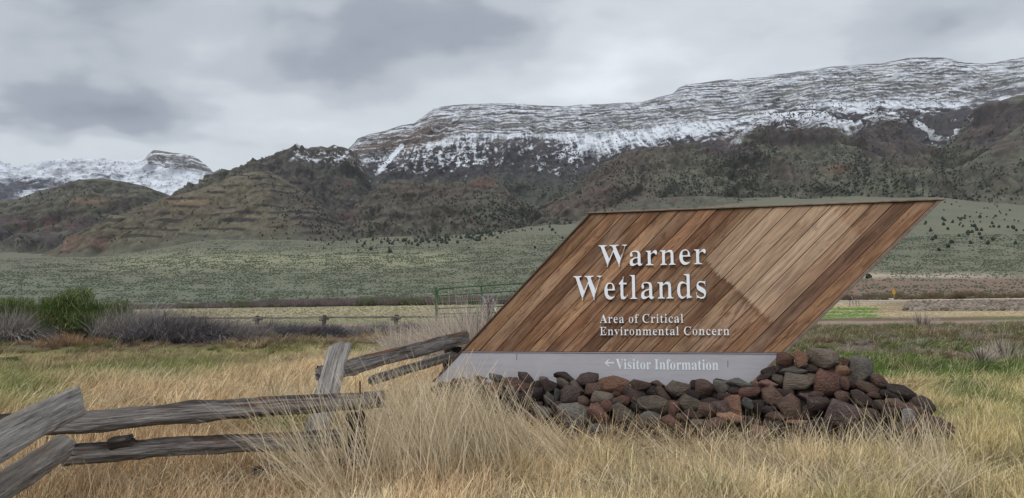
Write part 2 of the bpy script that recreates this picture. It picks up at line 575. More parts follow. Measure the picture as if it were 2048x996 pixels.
def p_main(x, y, z, px, py, t, steep, lat, hollow):
    led, f, q = ledges(z, x, y, 46.0, 21)
    n1 = fbm(x / 120, z / 60, 4, 31)
    n2 = fbm(x / 26, z / 20, 3, 32)
    streak = fbm(x / 16 + 0.3 * fbm(x / 60, z / 60, 2, 36), z / 150 + x / 400, 4, 33)
    chute = ridged(x / 70 + 0.5 * fbm(x / 140, z / 240, 3, 35), z / 700, 2, 34)
    band = fbm(x / 260, z / 13, 3, 37)
    band2 = fbm(x / 90, z / 6.5, 2, 38)
    C = np.zeros((len(x), 3)) + np.array(lin(88, 86, 88))
    C = mixc(C, lin(106, 103, 98), sst(-0.2, 0.5, n1))
    C = mixc(C, lin(84, 70, 62), (1 - sst(860, 960, px)) * sst(8, 16, py - pl(CREST, px)) * (1 - sst(300, 310, py)) * 0.7)
    low = sst(-6, 26, py - pl(SHELF, px) - 12 * n1)
    C = mixc(C, lin(60, 55, 60), low * 0.9)
    C = mixc(C, lin(78, 80, 62), low * sst(0.1, 0.5, n2) * 0.6)
    C = C * (0.86 + 0.35 * sst(-.3, .3, band))[:, None]
    C = mixc(C, lin(74, 76, 66), sst(342, 372, py + 12 * n1) * 0.8)
    red = sst(0.0, 0.45, n1 + n2 * 0.6) * low * np.exp(-((px - 1500) / 130.0) ** 2)
    C = mixc(C, lin(98, 70, 62), red * 0.6)
    crest, shelf, slo = pl(CREST, px), pl(SHELF, px), pl(SNOWLO, px)
    up = 1 - sst(-4, 3, py - shelf + 5 * n2)
    rel = (py - crest) / np.maximum(shelf - crest, 8)
    cliff = 0.37 + 0.30 * band + 0.26 * band2 + 0.16 * streak + 0.12 * n1
    cliff = np.maximum(cliff, sst(1.12, 1.32, chute + 0.15 * n2) * 0.85)
    cliff = cliff - 0.22 * sst(0.25, 0.6, rel) * (1 - sst(0.88, 1.0, rel)) * sst(-0.15, 0.3, n1)
    cliff += 0.04 * sst(1350, 1500, px) * (1 - sst(0.2, 0.5, rel))
    q2 = z / 25.0 + 0.18 * fbm(x / 700, y / 700, 2, 44) + x / 5200
    f2 = q2 - np.floor(q2)
    b2 = sst(-0.3, 0.1, fbm(x / 150 + np.floor(q2) * 3.1, np.floor(q2) * 5.7, 3, 45))
    cliff = cliff - 0.50 * b2 * (1 - sst(0.34, 0.50, f2)) + 0.06
    shelfz = 0.64 + 0.55 * streak - 0.40 * sst(14, 50, py - shelf) + 0.12 * n2
    lowz = 0.40 + 0.70 * n2 + 0.45 * streak + 0.35 * n1
    s = cliff * up + (1 - up) * shelfz
    lf = 1 - sst(1110, 1190, px)
    shelfz = shelfz - lf * 0.45 * sst(3, 20, py - shelf + 6 * n2)
    lowz = lowz + 0.35 * fbm(x / 12, z / 9, 2, 47) - 0.05
    k = sst(10 - 6 * lf, 30 - 14 * lf, py - shelf - 10 * n1)
    # the broad snow apron under the shelf stays bright right of centre
    apron = sst(1120, 1190, px) * (1 - sst(1500, 1560, px))
    s = s * (1 - k) + k * np.where(apron > 0.5, shelfz * 0.95 + 0.1, lowz)
    dark = sst(940, 1000, px) * (1 - sst(1090, 1140, px + 10 * n1)) * sst(4, 12, py - shelf)
    s = s - dark * 0.42
    left = (1 - sst(830, 900, px)) * sst(0.15, 0.3, rel)
    s = s - 0.26 * left * sst(10, 20, py - crest)
    # the straight gully of snow on the left
    ax, ay, bx, by = 803, 292, 752, 350
    tt = np.clip(((px - ax) * (bx - ax) + (py - ay) * (by - ay)) / ((bx - ax) ** 2 + (by - ay) ** 2), 0, 1)
    dd = np.hypot(px - ax - tt * (bx - ax), py - ay - tt * (by - ay))
    s = np.maximum(s, 1.05 * (1 - sst(2.5, 6, dd + 2 * n2)))
    s = s - 0.9 * sst(-26, 22, py - slo - 22 * n1 - 14 * n2)
    s = s * (1 - 0.9 * (1 - sst(0.0, 2.6, py - crest)) * sst(-0.1, 0.25, fbm(x / 200, x / 900, 2, 39)))
    return C, s


EM, _, _ = layer('escarpment', [(BASE, 2700), (LOW, 3150), (SHELF, 3650), (CREST, 4250)], 600, 2200, 2.0, (40, 60, 140), d_main, p_main)

# far snowy peak, left ---------------------------------------------------------------------------
PK = [(-300, 330), (-60, 322), (0, 321), (25, 330), (45, 336), (62, 332), (90, 322), (130, 319), (170, 317), (215, 320), (262, 322), (290, 318), (297, 309), (308, 301), (330, 303), (352, 306), (375, 309), (392, 316), (408, 327), (421, 338), (428, 348), (440, 342), (470, 350), (620, 400), (700, 420)]


def d_peak(x, y, z, t):
    g = gully(x, y, 420, 52, 2.0)
    return -(g - 0.4) * 110, (g - 0.5) * 80 + fbm(x / 60, y / 60, 3, 51) * 10


def p_peak(x, y, z, px, py, t, steep, lat, hollow):
    n1 = fbm(x / 300, z / 120, 4, 61)
    n2 = fbm(x / 60, z / 40, 4, 62)
    band = fbm(x / 700, z / 24, 3, 63)
    C = np.zeros((len(x), 3)) + np.array(lin(82, 80, 88))
    knob = sst(286, 300, px) * (1 - sst(426, 436, px)) * (1 - sst(-1, 5, py - pl([(280, 312), (300, 326), (330, 334), (370, 338), (400, 346), (430, 352)], px) - 2 * n2))
    C = mixc(C, lin(96, 88, 84), knob)
    C = mixc(C, lin(62, 62, 66), knob * sst(0, 0.4, band))
    s = 0.74 + 0.5 * n2 + 0.35 * n1
    s = s - 0.8 * np.exp(-((px - 60) / 70.0) ** 2) * np.exp(-((py - 368) / 14.0) ** 2) - 0.25 * np.exp(-((px - 195) / 50.0) ** 2) * np.exp(-((py - 348) / 10.0) ** 2)
    s = s * (1 - knob) + knob * (0.30 + 0.9 * band + 0.35 * n2)
    s = s - 0.9 * (1 - sst(10, 60, px)) * sst(368, 376, py + 5 * n1)
    return C, s


layer('snowy_mountain', [([(-300, 470), (700, 470)], 5600), ([(-300, 385), (200, 385), (700, 430)], 6500), (PK, 7400)], -200, 620, 2.0, (30, 110), d_peak, p_peak)


# foothills ---------------------------------------------------------------------------------------
def hills(name, rows, px0, px1, subs, seed, wl=150, amp=24, per=34.0, led_amp=0.0, paint=None, step=2.1, soft=0.12):
    def disp(x, y, z, t):
        led, f, q = ledges(z, x, y, per, seed)
        g = gully(x, y, wl, seed + 1)
        g2 = ridged(x / (wl * .3) + .4 * fbm(x / 90, y / 90, 2, seed + 9), y / (wl * 0.9), 3, seed + 3)
        w = sst(0.0, 0.2, t)
        return (-led * led_amp - (g - 0.4) * amp * 1.5 - g2 * amp * 0.45) * w, ((g - 0.5) * amp * 1.15 + g2 * amp * 0.22 + fbm(x / 22, y / 22, 3, seed + 2) * amp * 0.08 + led * led_amp * 0.5) * w

    def painted(x, y, z, px, py, t, steep, lat, hollow):
        C, s = paint(x, y, z, px, py, t, steep, lat, hollow)
        e = pl(FOOT, px) - py
        n_ = fbm(x / 70, y / 70, 3, 60)
        return mixc(C * 0.93, lin(93, 92, 80), (1 - sst(-4, 30, e + 26 * n_)) * 0.85), s
    return layer(name, rows, px0, px1, step, subs, disp, painted, back=300, crest_soft=soft)


def base_paint(x, y, z, seed, hollow, lat, per=34.0, green=0.5, dark=0.5, strata=0.0, red=0.0):
    n1 = fbm(x / 260, y / 300 + z / 200, 4, seed)
    n2 = fbm(x / 46, y / 60 + z / 40, 4, seed + 1)
    n3 = fbm(x / 14, z / 12, 3, seed + 2)
    g = np.zeros((len(x), 3)) + SAGE
    C = mixc(g, SAGE_L * 0.9, sst(0, 0.5, n1 + 0.3 * n2) * 0.7)
    C = mixc(C, BROWN, sst(0.15 - green * 0.5, 0.75 - green * 0.5, -n1 + 0.5 * n2 + 0.0))
    C = mixc(C, SAGE_D, sst(0.0, 0.6, n2) * dark)
    C = mixc(C, REDS, sst(0.1, 0.5, n1 * 0.7 - n2 * 0.7 + red - 0.4) * (red > 0))
    if strata:
        led, f, q = ledges(z, x, y, per, seed + 7)
        brk = sst(-0.25, 0.15, fbm(x / 120, q * 7.3, 3, seed + 8))
        C = mixc(C, DROCK * 0.85, strata * brk * sst(0.50, 0.66, f) * (1 - sst(0.94, 1.0, f)))
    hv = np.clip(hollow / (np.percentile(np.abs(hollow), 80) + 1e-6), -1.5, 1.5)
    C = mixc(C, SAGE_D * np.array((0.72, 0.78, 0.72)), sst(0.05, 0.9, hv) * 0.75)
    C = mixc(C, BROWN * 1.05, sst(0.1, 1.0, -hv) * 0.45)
    C = C * (0.92 + 0.30 * n3)[:, None]
    return C, n1, n2


def strata_lines(C, x, y, z, per, seed, k, thin=0.42):
    q = z / per + 0.5 * fbm(x / 420, y / 420, 2, seed) + 0.10 * fbm(x / 50, y / 50, 2, seed + 1)
    f = q - np.floor(q)
    row = np.floor(q)
    brk = sst(-0.22, 0.08, fbm(x / 95 + row * 5.3, row * 7.3 + y / 700, 3, seed + 2))
    wd = thin * (0.6 + 0.8 * np.mod(row * 0.618, 1.0))
    ln = sst(0.0, 0.08, f) * (1 - sst(wd * 0.75, wd, f)) * brk
    C = mixc(C, lin(52, 48, 49), ln * k)
    return mixc(C, lin(124, 112, 92), sst(wd, wd + 0.1, f) * (1 - sst(wd + 0.12, wd + 0.4, f)) * brk * k * 0.30)


def paint_c(x, y, z, px, py, t, steep, lat, hollow):
    C, n1, n2 = base_paint(x, y, z, 71, hollow, lat, green=0.2, dark=0.7)
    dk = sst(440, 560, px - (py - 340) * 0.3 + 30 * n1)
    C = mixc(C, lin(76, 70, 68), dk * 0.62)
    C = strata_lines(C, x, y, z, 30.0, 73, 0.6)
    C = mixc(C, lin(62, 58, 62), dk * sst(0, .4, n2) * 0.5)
    C = mixc(C, lin(98, 74, 66), sst(0.1, 0.4, n2 - n1) * sst(640, 700, px) * 0.5)
    s = (-0.02 + 0.8 * n2 + 0.3 * n1 + 0.6 * fbm(x / 16, z / 12, 3, 77)) * sst(560, 600, px) * (1 - sst(10, 34, py - pl([(560, 305), (640, 298), (700, 318), (760, 345)], px) - 8 * n1))
    return C, s


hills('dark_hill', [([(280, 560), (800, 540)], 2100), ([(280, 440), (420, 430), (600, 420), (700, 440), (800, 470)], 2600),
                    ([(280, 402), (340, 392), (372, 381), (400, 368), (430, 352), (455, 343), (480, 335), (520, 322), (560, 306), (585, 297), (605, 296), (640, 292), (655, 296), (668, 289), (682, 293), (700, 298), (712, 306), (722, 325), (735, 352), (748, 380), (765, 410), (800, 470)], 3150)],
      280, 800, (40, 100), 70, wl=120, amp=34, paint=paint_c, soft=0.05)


def paint_a(x, y, z, px, py, t, steep, lat, hollow):
    C, n1, n2 = base_paint(x, y, z, 81, hollow, lat, green=0.0, dark=0.6)
    C = strata_lines(C, x, y, z, 30.0, 83, 0.5)
    dk = sst(0, 0.5, n1 + 0.5 * n2 + sst(410, 450, py) * 0.5 - 0.2) * (1 - sst(490, 510, py))
    C = mixc(C, lin(72, 64, 66), dk * 0.75)
    r = np.exp(-((px - 85) / 80.0) ** 2) * np.exp(-((py - 447) / 14.0) ** 2)
    C = mixc(C, lin(88, 64, 64), np.clip(r * (0.7 + n2), 0, .9))
    C = mixc(C, lin(126, 104, 84), np.exp(-((px - 180) / 40.0) ** 2) * np.exp(-((py - 402) / 8.0) ** 2) * 0.7)
    return C, np.zeros(len(x))


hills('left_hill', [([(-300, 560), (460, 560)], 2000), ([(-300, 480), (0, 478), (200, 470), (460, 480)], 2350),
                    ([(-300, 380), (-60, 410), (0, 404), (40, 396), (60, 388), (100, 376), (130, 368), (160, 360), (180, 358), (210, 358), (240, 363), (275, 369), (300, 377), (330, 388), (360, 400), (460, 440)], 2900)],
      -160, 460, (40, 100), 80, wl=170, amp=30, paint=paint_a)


def paint_b(x, y, z, px, py, t, steep, lat, hollow):
    C, n1, n2 = base_paint(x, y, z, 91, hollow, lat, per=24.0, green=0.4, dark=0.35)
    C = mixc(C, lin(116, 104, 82), 0.35)
    r = np.exp(-((px - 110) / 45.0) ** 2) * np.exp(-((py - 510 + (px - 110) * .25) / 14.0) ** 2) + 1.1 * np.exp(-((px - 200) / 16.0) ** 2) * np.exp(-((py - 488) / 11.0) ** 2) + 0.5 * np.exp(-((px - 140) / 30.0) ** 2) * np.exp(-((py - 478) / 8.0) ** 2)
    C = mixc(C, lin(116, 84, 76), np.clip(r * (0.9 + n2), 0, 0.8))
    C = mixc(C, lin(134, 114, 88), np.exp(-((px - 375) / 40.0) ** 2) * np.exp(-((py - 402) / 9.0) ** 2) * 0.8)
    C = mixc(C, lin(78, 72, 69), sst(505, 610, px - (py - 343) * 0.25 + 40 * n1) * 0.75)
    C = strata_lines(C, x, y, z, 27.0, 93, 0.85 * sst(0, 20, pl([(0, 512), (300, 492), (760, 486)], px) - py) * sst(150, 260, px + 30 * n1) + 0.0)
    return C, np.zeros(len(x))


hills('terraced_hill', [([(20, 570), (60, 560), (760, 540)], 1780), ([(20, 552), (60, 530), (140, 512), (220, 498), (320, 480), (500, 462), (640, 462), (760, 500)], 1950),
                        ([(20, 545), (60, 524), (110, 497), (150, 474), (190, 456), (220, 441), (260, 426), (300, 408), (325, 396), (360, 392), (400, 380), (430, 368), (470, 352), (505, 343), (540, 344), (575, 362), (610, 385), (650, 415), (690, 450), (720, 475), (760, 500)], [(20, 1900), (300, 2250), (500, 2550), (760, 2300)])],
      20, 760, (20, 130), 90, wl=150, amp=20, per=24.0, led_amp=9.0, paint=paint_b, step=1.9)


def paint_d(x, y, z, px, py, t, steep, lat, hollow):
    C, n1, n2 = base_paint(x, y, z, 101, hollow, lat, green=0.2, dark=0.6, red=0.2)
    C = mixc(C, lin(88, 78, 72), 0.35)
    C = strata_lines(C, x, y, z, 30.0, 103, 0.55)
    C = mixc(C, lin(98, 76, 68), np.exp(-((px - 965) / 26.0) ** 2) * np.exp(-((py - 366) / 9.0) ** 2) * 0.9)
    C = mixc(C, lin(92, 76, 70), np.exp(-((px - 850) / 60.0) ** 2) * np.exp(-((py - 385) / 16.0) ** 2) * 0.5)
    return C, np.zeros(len(x))


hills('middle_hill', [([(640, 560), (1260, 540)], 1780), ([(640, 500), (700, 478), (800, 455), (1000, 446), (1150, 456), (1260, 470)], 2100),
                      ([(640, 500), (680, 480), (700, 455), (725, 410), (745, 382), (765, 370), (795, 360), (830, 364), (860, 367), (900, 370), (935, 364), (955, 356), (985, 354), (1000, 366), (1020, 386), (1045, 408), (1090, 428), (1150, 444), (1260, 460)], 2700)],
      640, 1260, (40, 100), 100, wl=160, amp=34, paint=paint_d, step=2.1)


def paint_e(x, y, z, px, py, t, steep, lat, hollow):
    C, n1, n2 = base_paint(x, y, z, 111, hollow, lat, green=0.45, dark=0.5)
    C = strata_lines(C, x, y, z, 26.0, 113, 0.28)
    n4 = fbm(x / 36, z / 70, 4, 117)
    cr = pl(CE, px)
    cl = np.zeros(len(x))
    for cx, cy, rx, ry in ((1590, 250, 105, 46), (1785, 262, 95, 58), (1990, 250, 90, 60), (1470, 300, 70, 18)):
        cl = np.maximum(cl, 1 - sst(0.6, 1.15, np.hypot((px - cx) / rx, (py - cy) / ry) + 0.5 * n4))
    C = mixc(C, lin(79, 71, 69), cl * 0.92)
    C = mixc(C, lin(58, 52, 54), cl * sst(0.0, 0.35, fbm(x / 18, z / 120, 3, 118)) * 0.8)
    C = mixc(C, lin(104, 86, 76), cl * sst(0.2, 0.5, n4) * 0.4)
    C = mixc(C, lin(92, 76, 70), (1 - sst(1240, 1420, px + 40 * n1)) * 0.5)
    C = mixc(C, lin(124, 92, 74), np.exp(-((px - 1675) / 26.0) ** 2) * np.exp(-((py - 338) / 7.0) ** 2) * 0.8)
    s = np.maximum((0.5 + 0.7 * n2 + 0.5 * n4) * (1 - sst(4, 26, py - cr - 10 * n1)) * sst(1440, 1500, px), 0)
    s = np.maximum(s, (0.35 + 1.1 * fbm(x / 130, z / 9, 3, 119)) * (1 - sst(248, 262, py + 6 * n2)) * sst(1500, 1530, px) * (1 - sst(1700, 1740, px)))
    s = s * (1 - sst(1900, 1960, px))
    return C, s


CE = [(1020, 470), (1060, 440), (1100, 410), (1130, 388), (1165, 362), (1200, 340), (1240, 318), (1280, 303), (1330, 300), (1370, 292), (1410, 290), (1450, 284), (1480, 266), (1510, 240), (1530, 229), (1560, 226), (1600, 222), (1640, 224), (1670, 240), (1700, 252), (1730, 234), (1760, 226), (1790, 224), (1820, 236),
      (1850, 262), (1880, 276), (1910, 252), (1940, 222), (1970, 208), (2010, 198), (2048, 190), (2150, 170), (2300, 160)]
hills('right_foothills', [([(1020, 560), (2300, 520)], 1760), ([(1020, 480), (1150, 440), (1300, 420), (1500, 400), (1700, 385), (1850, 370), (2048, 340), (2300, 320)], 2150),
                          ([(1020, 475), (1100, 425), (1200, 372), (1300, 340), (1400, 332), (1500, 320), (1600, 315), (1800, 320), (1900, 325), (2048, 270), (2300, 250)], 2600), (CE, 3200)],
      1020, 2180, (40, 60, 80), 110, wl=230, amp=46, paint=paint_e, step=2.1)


def paint_r(x, y, z, px, py, t, steep, lat, hollow):
    C, n1, n2 = base_paint(x, y, z, 121, hollow, lat, green=0.75, dark=0.35)
    return C, np.zeros(len(x))


hills('low_green_hill', [([(1080, 540), (1700, 520)], 1650), ([(1080, 482), (1130, 448), (1180, 428), (1230, 412), (1280, 400), (1340, 394), (1400, 392), (1470, 396), (1540, 401), (1600, 408), (1700, 430)], 2050)],
      1080, 1700, (50,), 120, wl=200, amp=7, paint=paint_r, step=2.4)
hills('right_green_spur', [([(1760, 560), (2400, 540)], 1600), ([(1760, 440), (1820, 412), (1860, 392), (1890, 366), (1920, 340), (1950, 318), (1985, 292), (2020, 266), (2048, 246), (2120, 200), (2300, 150)], [(1760, 1900), (2048, 2500), (2300, 2700)])],
      1760, 2300, (90,), 130, wl=240, amp=20, paint=paint_r, step=2.0)
GLYPHS = {
 'W': (611, ['177,-11,171,-11,124,124 78,258,32,393,27,409 21,420,15,427,9,434 -1,438,-15,439,-15,444 -15,450,-15,455,50,455 115,455,181,455,181,450 181,444,181,439,166,438 156,436,150,432,143,428 140,421,140,410,140,401 143,388,148,373,173,300 198,226,223,153,249,220 275,286,301,353,296,368 291,383,286,399,281,415 275,425,267,429,260,434 247,437,229,439,229,444 229,450,229,455,299,455 369,455,439,455,439,450 439,444,439,439,408,439 393,430,393,412,393,406 395,398,399,386,424,313 449,239,474,166,496,234 518,302,541,369,546,385 549,398,549,406,549,418 545,426,538,430,531,435 519,438,503,439,503,444 503,450,503,455,543,455 584,455,624,455,624,450 624,444,624,439,611,436 601,430,594,421,588,412 581,398,575,379,532,249 489,119,446,-11,440,-11 434,-11,428,-11,390,96 353,202,316,309,274,202 232,96,190,-11,184,-11']),
 'a': (344, ['282,-10,255,-10,221,-10 203,5,200,35,170,6 135,-9,95,-9,72,-9 54,-2,40,11,27,25 20,42,20,63,20,93 35,117,63,136,92,155 137,173,199,190,199,207 199,224,199,241,199,260 195,274,187,282,179,291 166,296,148,296,119,296 104,288,104,274,104,271 107,266,113,257,120,248 123,239,123,231,123,219 119,209,110,202,101,194 90,191,77,191,63,191 52,195,45,203,37,211 33,223,33,236,33,252 38,266,49,278,60,291 75,300,95,308,114,315 136,318,162,318,210,318 244,310,263,292,283,275 293,247,293,210,293,161 293,112,293,62,293,51 293,43,295,40,296,36 299,34,304,34,309,34 314,37,320,42,323,37 326,32,329,28,307,2', '129,34,151,34,157,34 165,36,174,41,183,46 191,53,199,63,199,99 199,134,199,169,145,157 118,128,118,84,118,50']),
 'r': (288, ['78,0,18,0,18,5 18,11,18,16,32,17 41,20,45,26,50,31 52,41,52,56,52,121 52,186,52,252,52,269 50,280,46,285,42,290 34,293,20,293,20,299 21,305,21,310,62,310 104,310,146,310,146,291 146,271,146,252,157,273 171,290,187,301,203,313 218,318,233,318,252,318 266,314,275,304,285,294 289,282,289,266,289,253 286,242,278,234,270,226 260,222,248,222,236,222 228,225,222,231,216,236 212,243,207,250,202,257 196,260,189,260,179,260 170,254,162,241,153,229 149,213,149,192,149,147 149,101,149,56,149,41 152,30,159,25,165,20 178,17,197,16,197,11 197,5,197,0,138,0']),
 'n': (381, ['72,0,18,0,18,5 18,11,18,16,31,17 40,20,45,26,50,31 52,41,52,56,52,122 52,187,52,253,52,267 50,277,46,284,41,290 32,294,19,294,19,300 19,305,19,310,62,310 105,310,148,310,148,296 148,282,148,267,172,301 204,318,243,318,301,318 330,283,330,212,330,160 330,108,330,56,330,42 333,32,337,26,342,20 350,17,363,16,363,11 363,5,363,0,310,0 256,0,202,0,202,5 202,11,202,16,204,16 205,16,207,16,226,16 235,29,235,56,235,109 235,163,235,217,235,235 233,249,229,258,225,267 216,271,203,271,182,271 163,259,148,235,148,175 148,116,148,56,148,42 150,32,154,26,158,20 167,17,180,16,180,11 180,5,180,0,126,0']),
 'e': (301, ['208,-10,154,-10,128,-10 105,-3,85,10,64,24 49,43,37,69,25,94 19,123,19,157,19,188 26,216,38,240,50,265 66,284,87,298,108,311 131,318,157,318,196,318 226,306,249,280,271,255 283,219,283,173,283,171 283,168,283,166,227,166 172,166,117,166,118,84 145,42,199,42,226,42 249,57,270,86,275,81 280,77,285,73,252,17', '116,196,116,192,145,192 173,192,201,192,201,200 201,207,201,215,201,243 199,264,193,277,187,290 177,297,161,297,131,297 116,266,116,203,116,200']),
 't': (228, ['169,-9,124,-9,97,-9 77,-3,66,10,54,24 48,44,48,71,48,140 48,210,48,279,39,279 30,279,20,279,20,286 20,293,20,300,47,325 70,348,88,369,106,390 120,408,129,424,134,424 139,424,144,424,144,386 144,348,144,310,165,310 186,310,208,310,208,300 208,289,208,279,186,279 165,279,144,279,144,213 144,148,144,82,144,68 146,58,149,51,153,44 159,40,168,40,184,40 196,52,206,75,212,72 217,69,222,66,202,16']),
 'l': (200, ['72,0,18,0,18,5 18,11,18,16,32,17 41,20,45,26,50,31 52,41,52,56,52,170 52,284,52,398,52,412 51,423,47,429,43,435 34,439,20,439,20,445 20,450,20,455,63,455 106,455,148,455,148,322 148,189,148,56,148,42 150,32,154,26,158,20 167,17,180,16,180,11 180,5,180,0,126,0']),
 'd': (370, ['176,-10,140,-10,116,-10 96,-3,78,10,59,24 45,43,35,66,25,90 19,117,19,147,19,182 25,212,36,237,47,263 62,283,81,297,101,311 122,318,146,318,177,318 203,306,223,280,223,320 223,361,223,401,223,415 219,425,212,430,205,436 193,439,176,439,176,445 176,450,176,455,224,455 271,455,319,455,319,329 319,202,319,75,319,59 321,47,325,41,329,34 338,30,353,28,353,22 353,16,353,11,317,11 274,4,223,-10,223,6 223,23,223,39,204,6', '152,28,171,28,182,28 192,33,202,41,212,50 219,62,223,76,223,131 223,186,223,242,221,253 216,262,206,270,197,277 186,281,174,281,153,281 139,270,130,250,122,229 118,197,118,153,118,111 121,79,130,58,138,38']),
 's': (288, ['183,-10,151,-10,133,-10 112,-5,87,6,83,8 78,9,73,9,62,9 55,3,51,-9,46,-9 41,-9,36,-9,36,29 36,67,36,105,41,105 47,105,53,105,59,77 71,55,87,39,103,23 121,15,140,15,157,15 170,19,179,27,188,34 192,45,192,58,192,77 180,93,156,105,139,113 123,121,107,130,84,141 66,154,54,169,43,184 37,201,37,220,37,248 46,272,65,291,83,310 109,319,141,319,148,319 156,318,166,316,175,314 186,311,199,308,201,307 203,307,206,306,209,305 211,305,213,305,221,305 226,310,230,319,235,319 239,319,244,319,244,287 244,254,244,222,239,222 233,222,228,222,221,246 211,264,196,277,182,290 167,296,149,296,135,296 124,293,116,286,109,279 105,270,105,259,105,248 108,240,115,232,122,225 133,218,146,212,161,204 176,197,191,189,214,178 231,166,241,151,252,137 257,118,257,95,257,62 247,37,228,18,209,-1']),
 'A': (437, ['37,0,-9,0,-9,6 -9,12,-9,18,4,18 15,22,24,30,32,38 41,53,49,75,101,205 154,336,206,466,212,466 218,466,224,465,278,339 331,213,384,87,394,62 403,45,411,34,419,24 429,18,443,18,443,12 443,6,443,0,372,0 300,0,229,0,229,6 229,12,229,18,265,18 283,27,283,46,283,52 280,64,273,81,266,98 259,115,253,132,203,132 153,132,103,132,95,112 87,91,79,71,77,67 76,63,76,59,75,54 75,51,75,48,75,28 91,18,124,18,125,18 126,18,128,18,128,12 128,6,128,0,82,0', '135,213,113,161,156,161 199,161,242,161,220,213 198,266,177,319,156,266']),
 'o': (337, ['198,-10,169,-10,139,-10 113,-3,90,11,68,26 50,45,38,70,25,95 19,123,19,154,19,186 25,214,38,239,50,264 68,283,90,297,113,311 139,318,168,318,197,318 223,311,245,298,268,284 285,264,298,240,311,215 317,186,317,154,317,122 311,93,298,69,285,44 268,25,245,11,223,-3', '150,11,169,11,187,11 201,21,209,39,213,48 216,62,217,81,219,101 220,125,220,154,220,213 216,252,208,271,199,289 186,299,169,299,149,299 136,289,128,271,121,251 117,213,117,154,117,125 118,101,120,82,121,62 124,48,128,39,136,21']),
 'f': (214, ['76,0,15,0,15,5 15,11,15,16,26,17 35,19,40,22,45,25 48,29,50,35,51,40 52,53,52,73,52,141 52,209,52,277,40,277 28,277,16,277,16,288 16,299,16,310,28,310 40,310,52,310,52,325 52,339,52,353,52,389 63,416,85,436,106,455 136,465,174,465,202,465 224,458,240,446,255,433 263,418,263,400,263,385 259,374,252,367,244,359 235,355,224,355,212,355 203,359,195,365,188,372 185,380,185,391,185,400 187,410,193,420,194,422 195,424,196,426,197,429 197,431,197,433,197,440 192,443,180,443,166,443 157,439,153,430,150,421 148,408,148,390,148,364 148,337,148,310,166,310 185,310,203,310,203,299 203,288,203,277,185,277 166,277,148,277,148,206 148,136,148,65,148,45 151,32,158,26,165,19 178,16,199,16,199,11 199,5,199,0,138,0']),
 'C': (468, ['338,-11,257,-11,212,-11 172,-1,137,20,103,40 75,68,56,104,36,140 26,182,26,228,26,274 36,315,56,351,76,387 104,414,139,435,174,455 214,465,259,465,290,465 326,457,367,440,374,437 381,435,388,435,404,435 415,445,419,465,425,465 431,465,437,465,437,413 437,361,437,308,431,308 425,308,420,308,405,350 383,383,356,407,329,431 299,443,265,443,184,443 144,371,144,226,144,91 188,24,278,24,305,24 332,31,358,45,384,59 408,79,428,106,435,100 441,94,447,89,401,22']),
 'i': (198, ['115,362,101,362,86,362 74,367,65,376,55,386 50,398,50,412,50,427 55,439,65,449,74,458 86,463,101,463,115,463 127,458,137,449,146,439 151,427,151,412,151,398 146,386,136,376,126,367', '72,0,18,0,18,5 18,11,18,16,32,17 41,20,45,26,50,31 52,41,52,56,52,121 52,186,52,252,52,268 50,279,47,285,43,290 34,293,20,293,20,299 21,305,21,310,63,310 106,310,148,310,148,225 148,141,148,56,148,42 150,32,154,26,158,20 167,17,180,16,180,11 180,5,180,0,126,0']),
 'c': (294, ['208,-10,156,-10,130,-10 107,-3,87,11,66,25 50,44,38,68,26,92 19,119,19,150,19,182 26,211,40,237,54,262 72,282,96,297,119,312 146,319,175,319,207,319 232,312,250,298,268,284 277,267,277,245,277,233 274,223,266,215,259,208 249,204,236,204,210,204 196,220,196,251,196,254 196,258,197,261,197,265 197,268,197,271,197,288 188,297,169,297,131,297 112,260,112,187,112,139 120,102,137,76,154,51 176,38,204,38,228,38 250,49,271,72,276,68 280,64,285,60,251,13']),
 'E': (442, ['143,0,14,0,14,6 14,11,14,17,38,17 54,21,62,30,71,38 75,54,75,78,75,175 75,272,75,369,75,398 71,417,62,425,53,434 38,439,16,439,16,444 16,450,16,455,144,455 271,455,399,455,399,410 399,365,399,320,394,320 389,320,383,320,378,361 364,390,340,406,317,422 281,430,232,430,217,430 207,430,200,428,193,427 188,423,186,417,184,411 183,401,183,388,183,341 183,293,183,246,186,246 190,246,193,246,223,246 245,254,259,269,273,284 283,310,288,345,293,345 299,345,304,345,304,270 304,194,304,118,299,118 293,118,287,118,285,145 280,166,273,181,266,197 255,207,241,213,227,219 208,222,185,222,184,222 184,222,183,222,183,171 183,119,183,67,183,51 186,40,192,35,198,30 211,28,230,28,263,28 291,31,313,39,336,46 355,58,371,75,386,92 400,114,411,143,417,143 424,143,430,143,421,95 411,48,402,0,273,0']),
 'v': (306, ['148,-10,142,-10,108,76 73,162,38,248,32,262 27,273,22,281,17,289 9,293,-3,293,-3,299 -3,305,-3,310,53,310 108,310,164,310,164,305 164,300,164,294,161,294 158,294,156,294,138,294 129,288,129,276,129,273 129,271,130,268,148,219 167,171,185,122,202,166 219,209,236,253,239,262 241,268,241,272,241,287 229,294,203,294,203,300 203,305,203,310,237,310 271,310,305,310,305,305 305,300,305,295,292,292 283,287,278,279,272,271 266,259,260,243,227,159 193,74,160,-10,154,-10']),
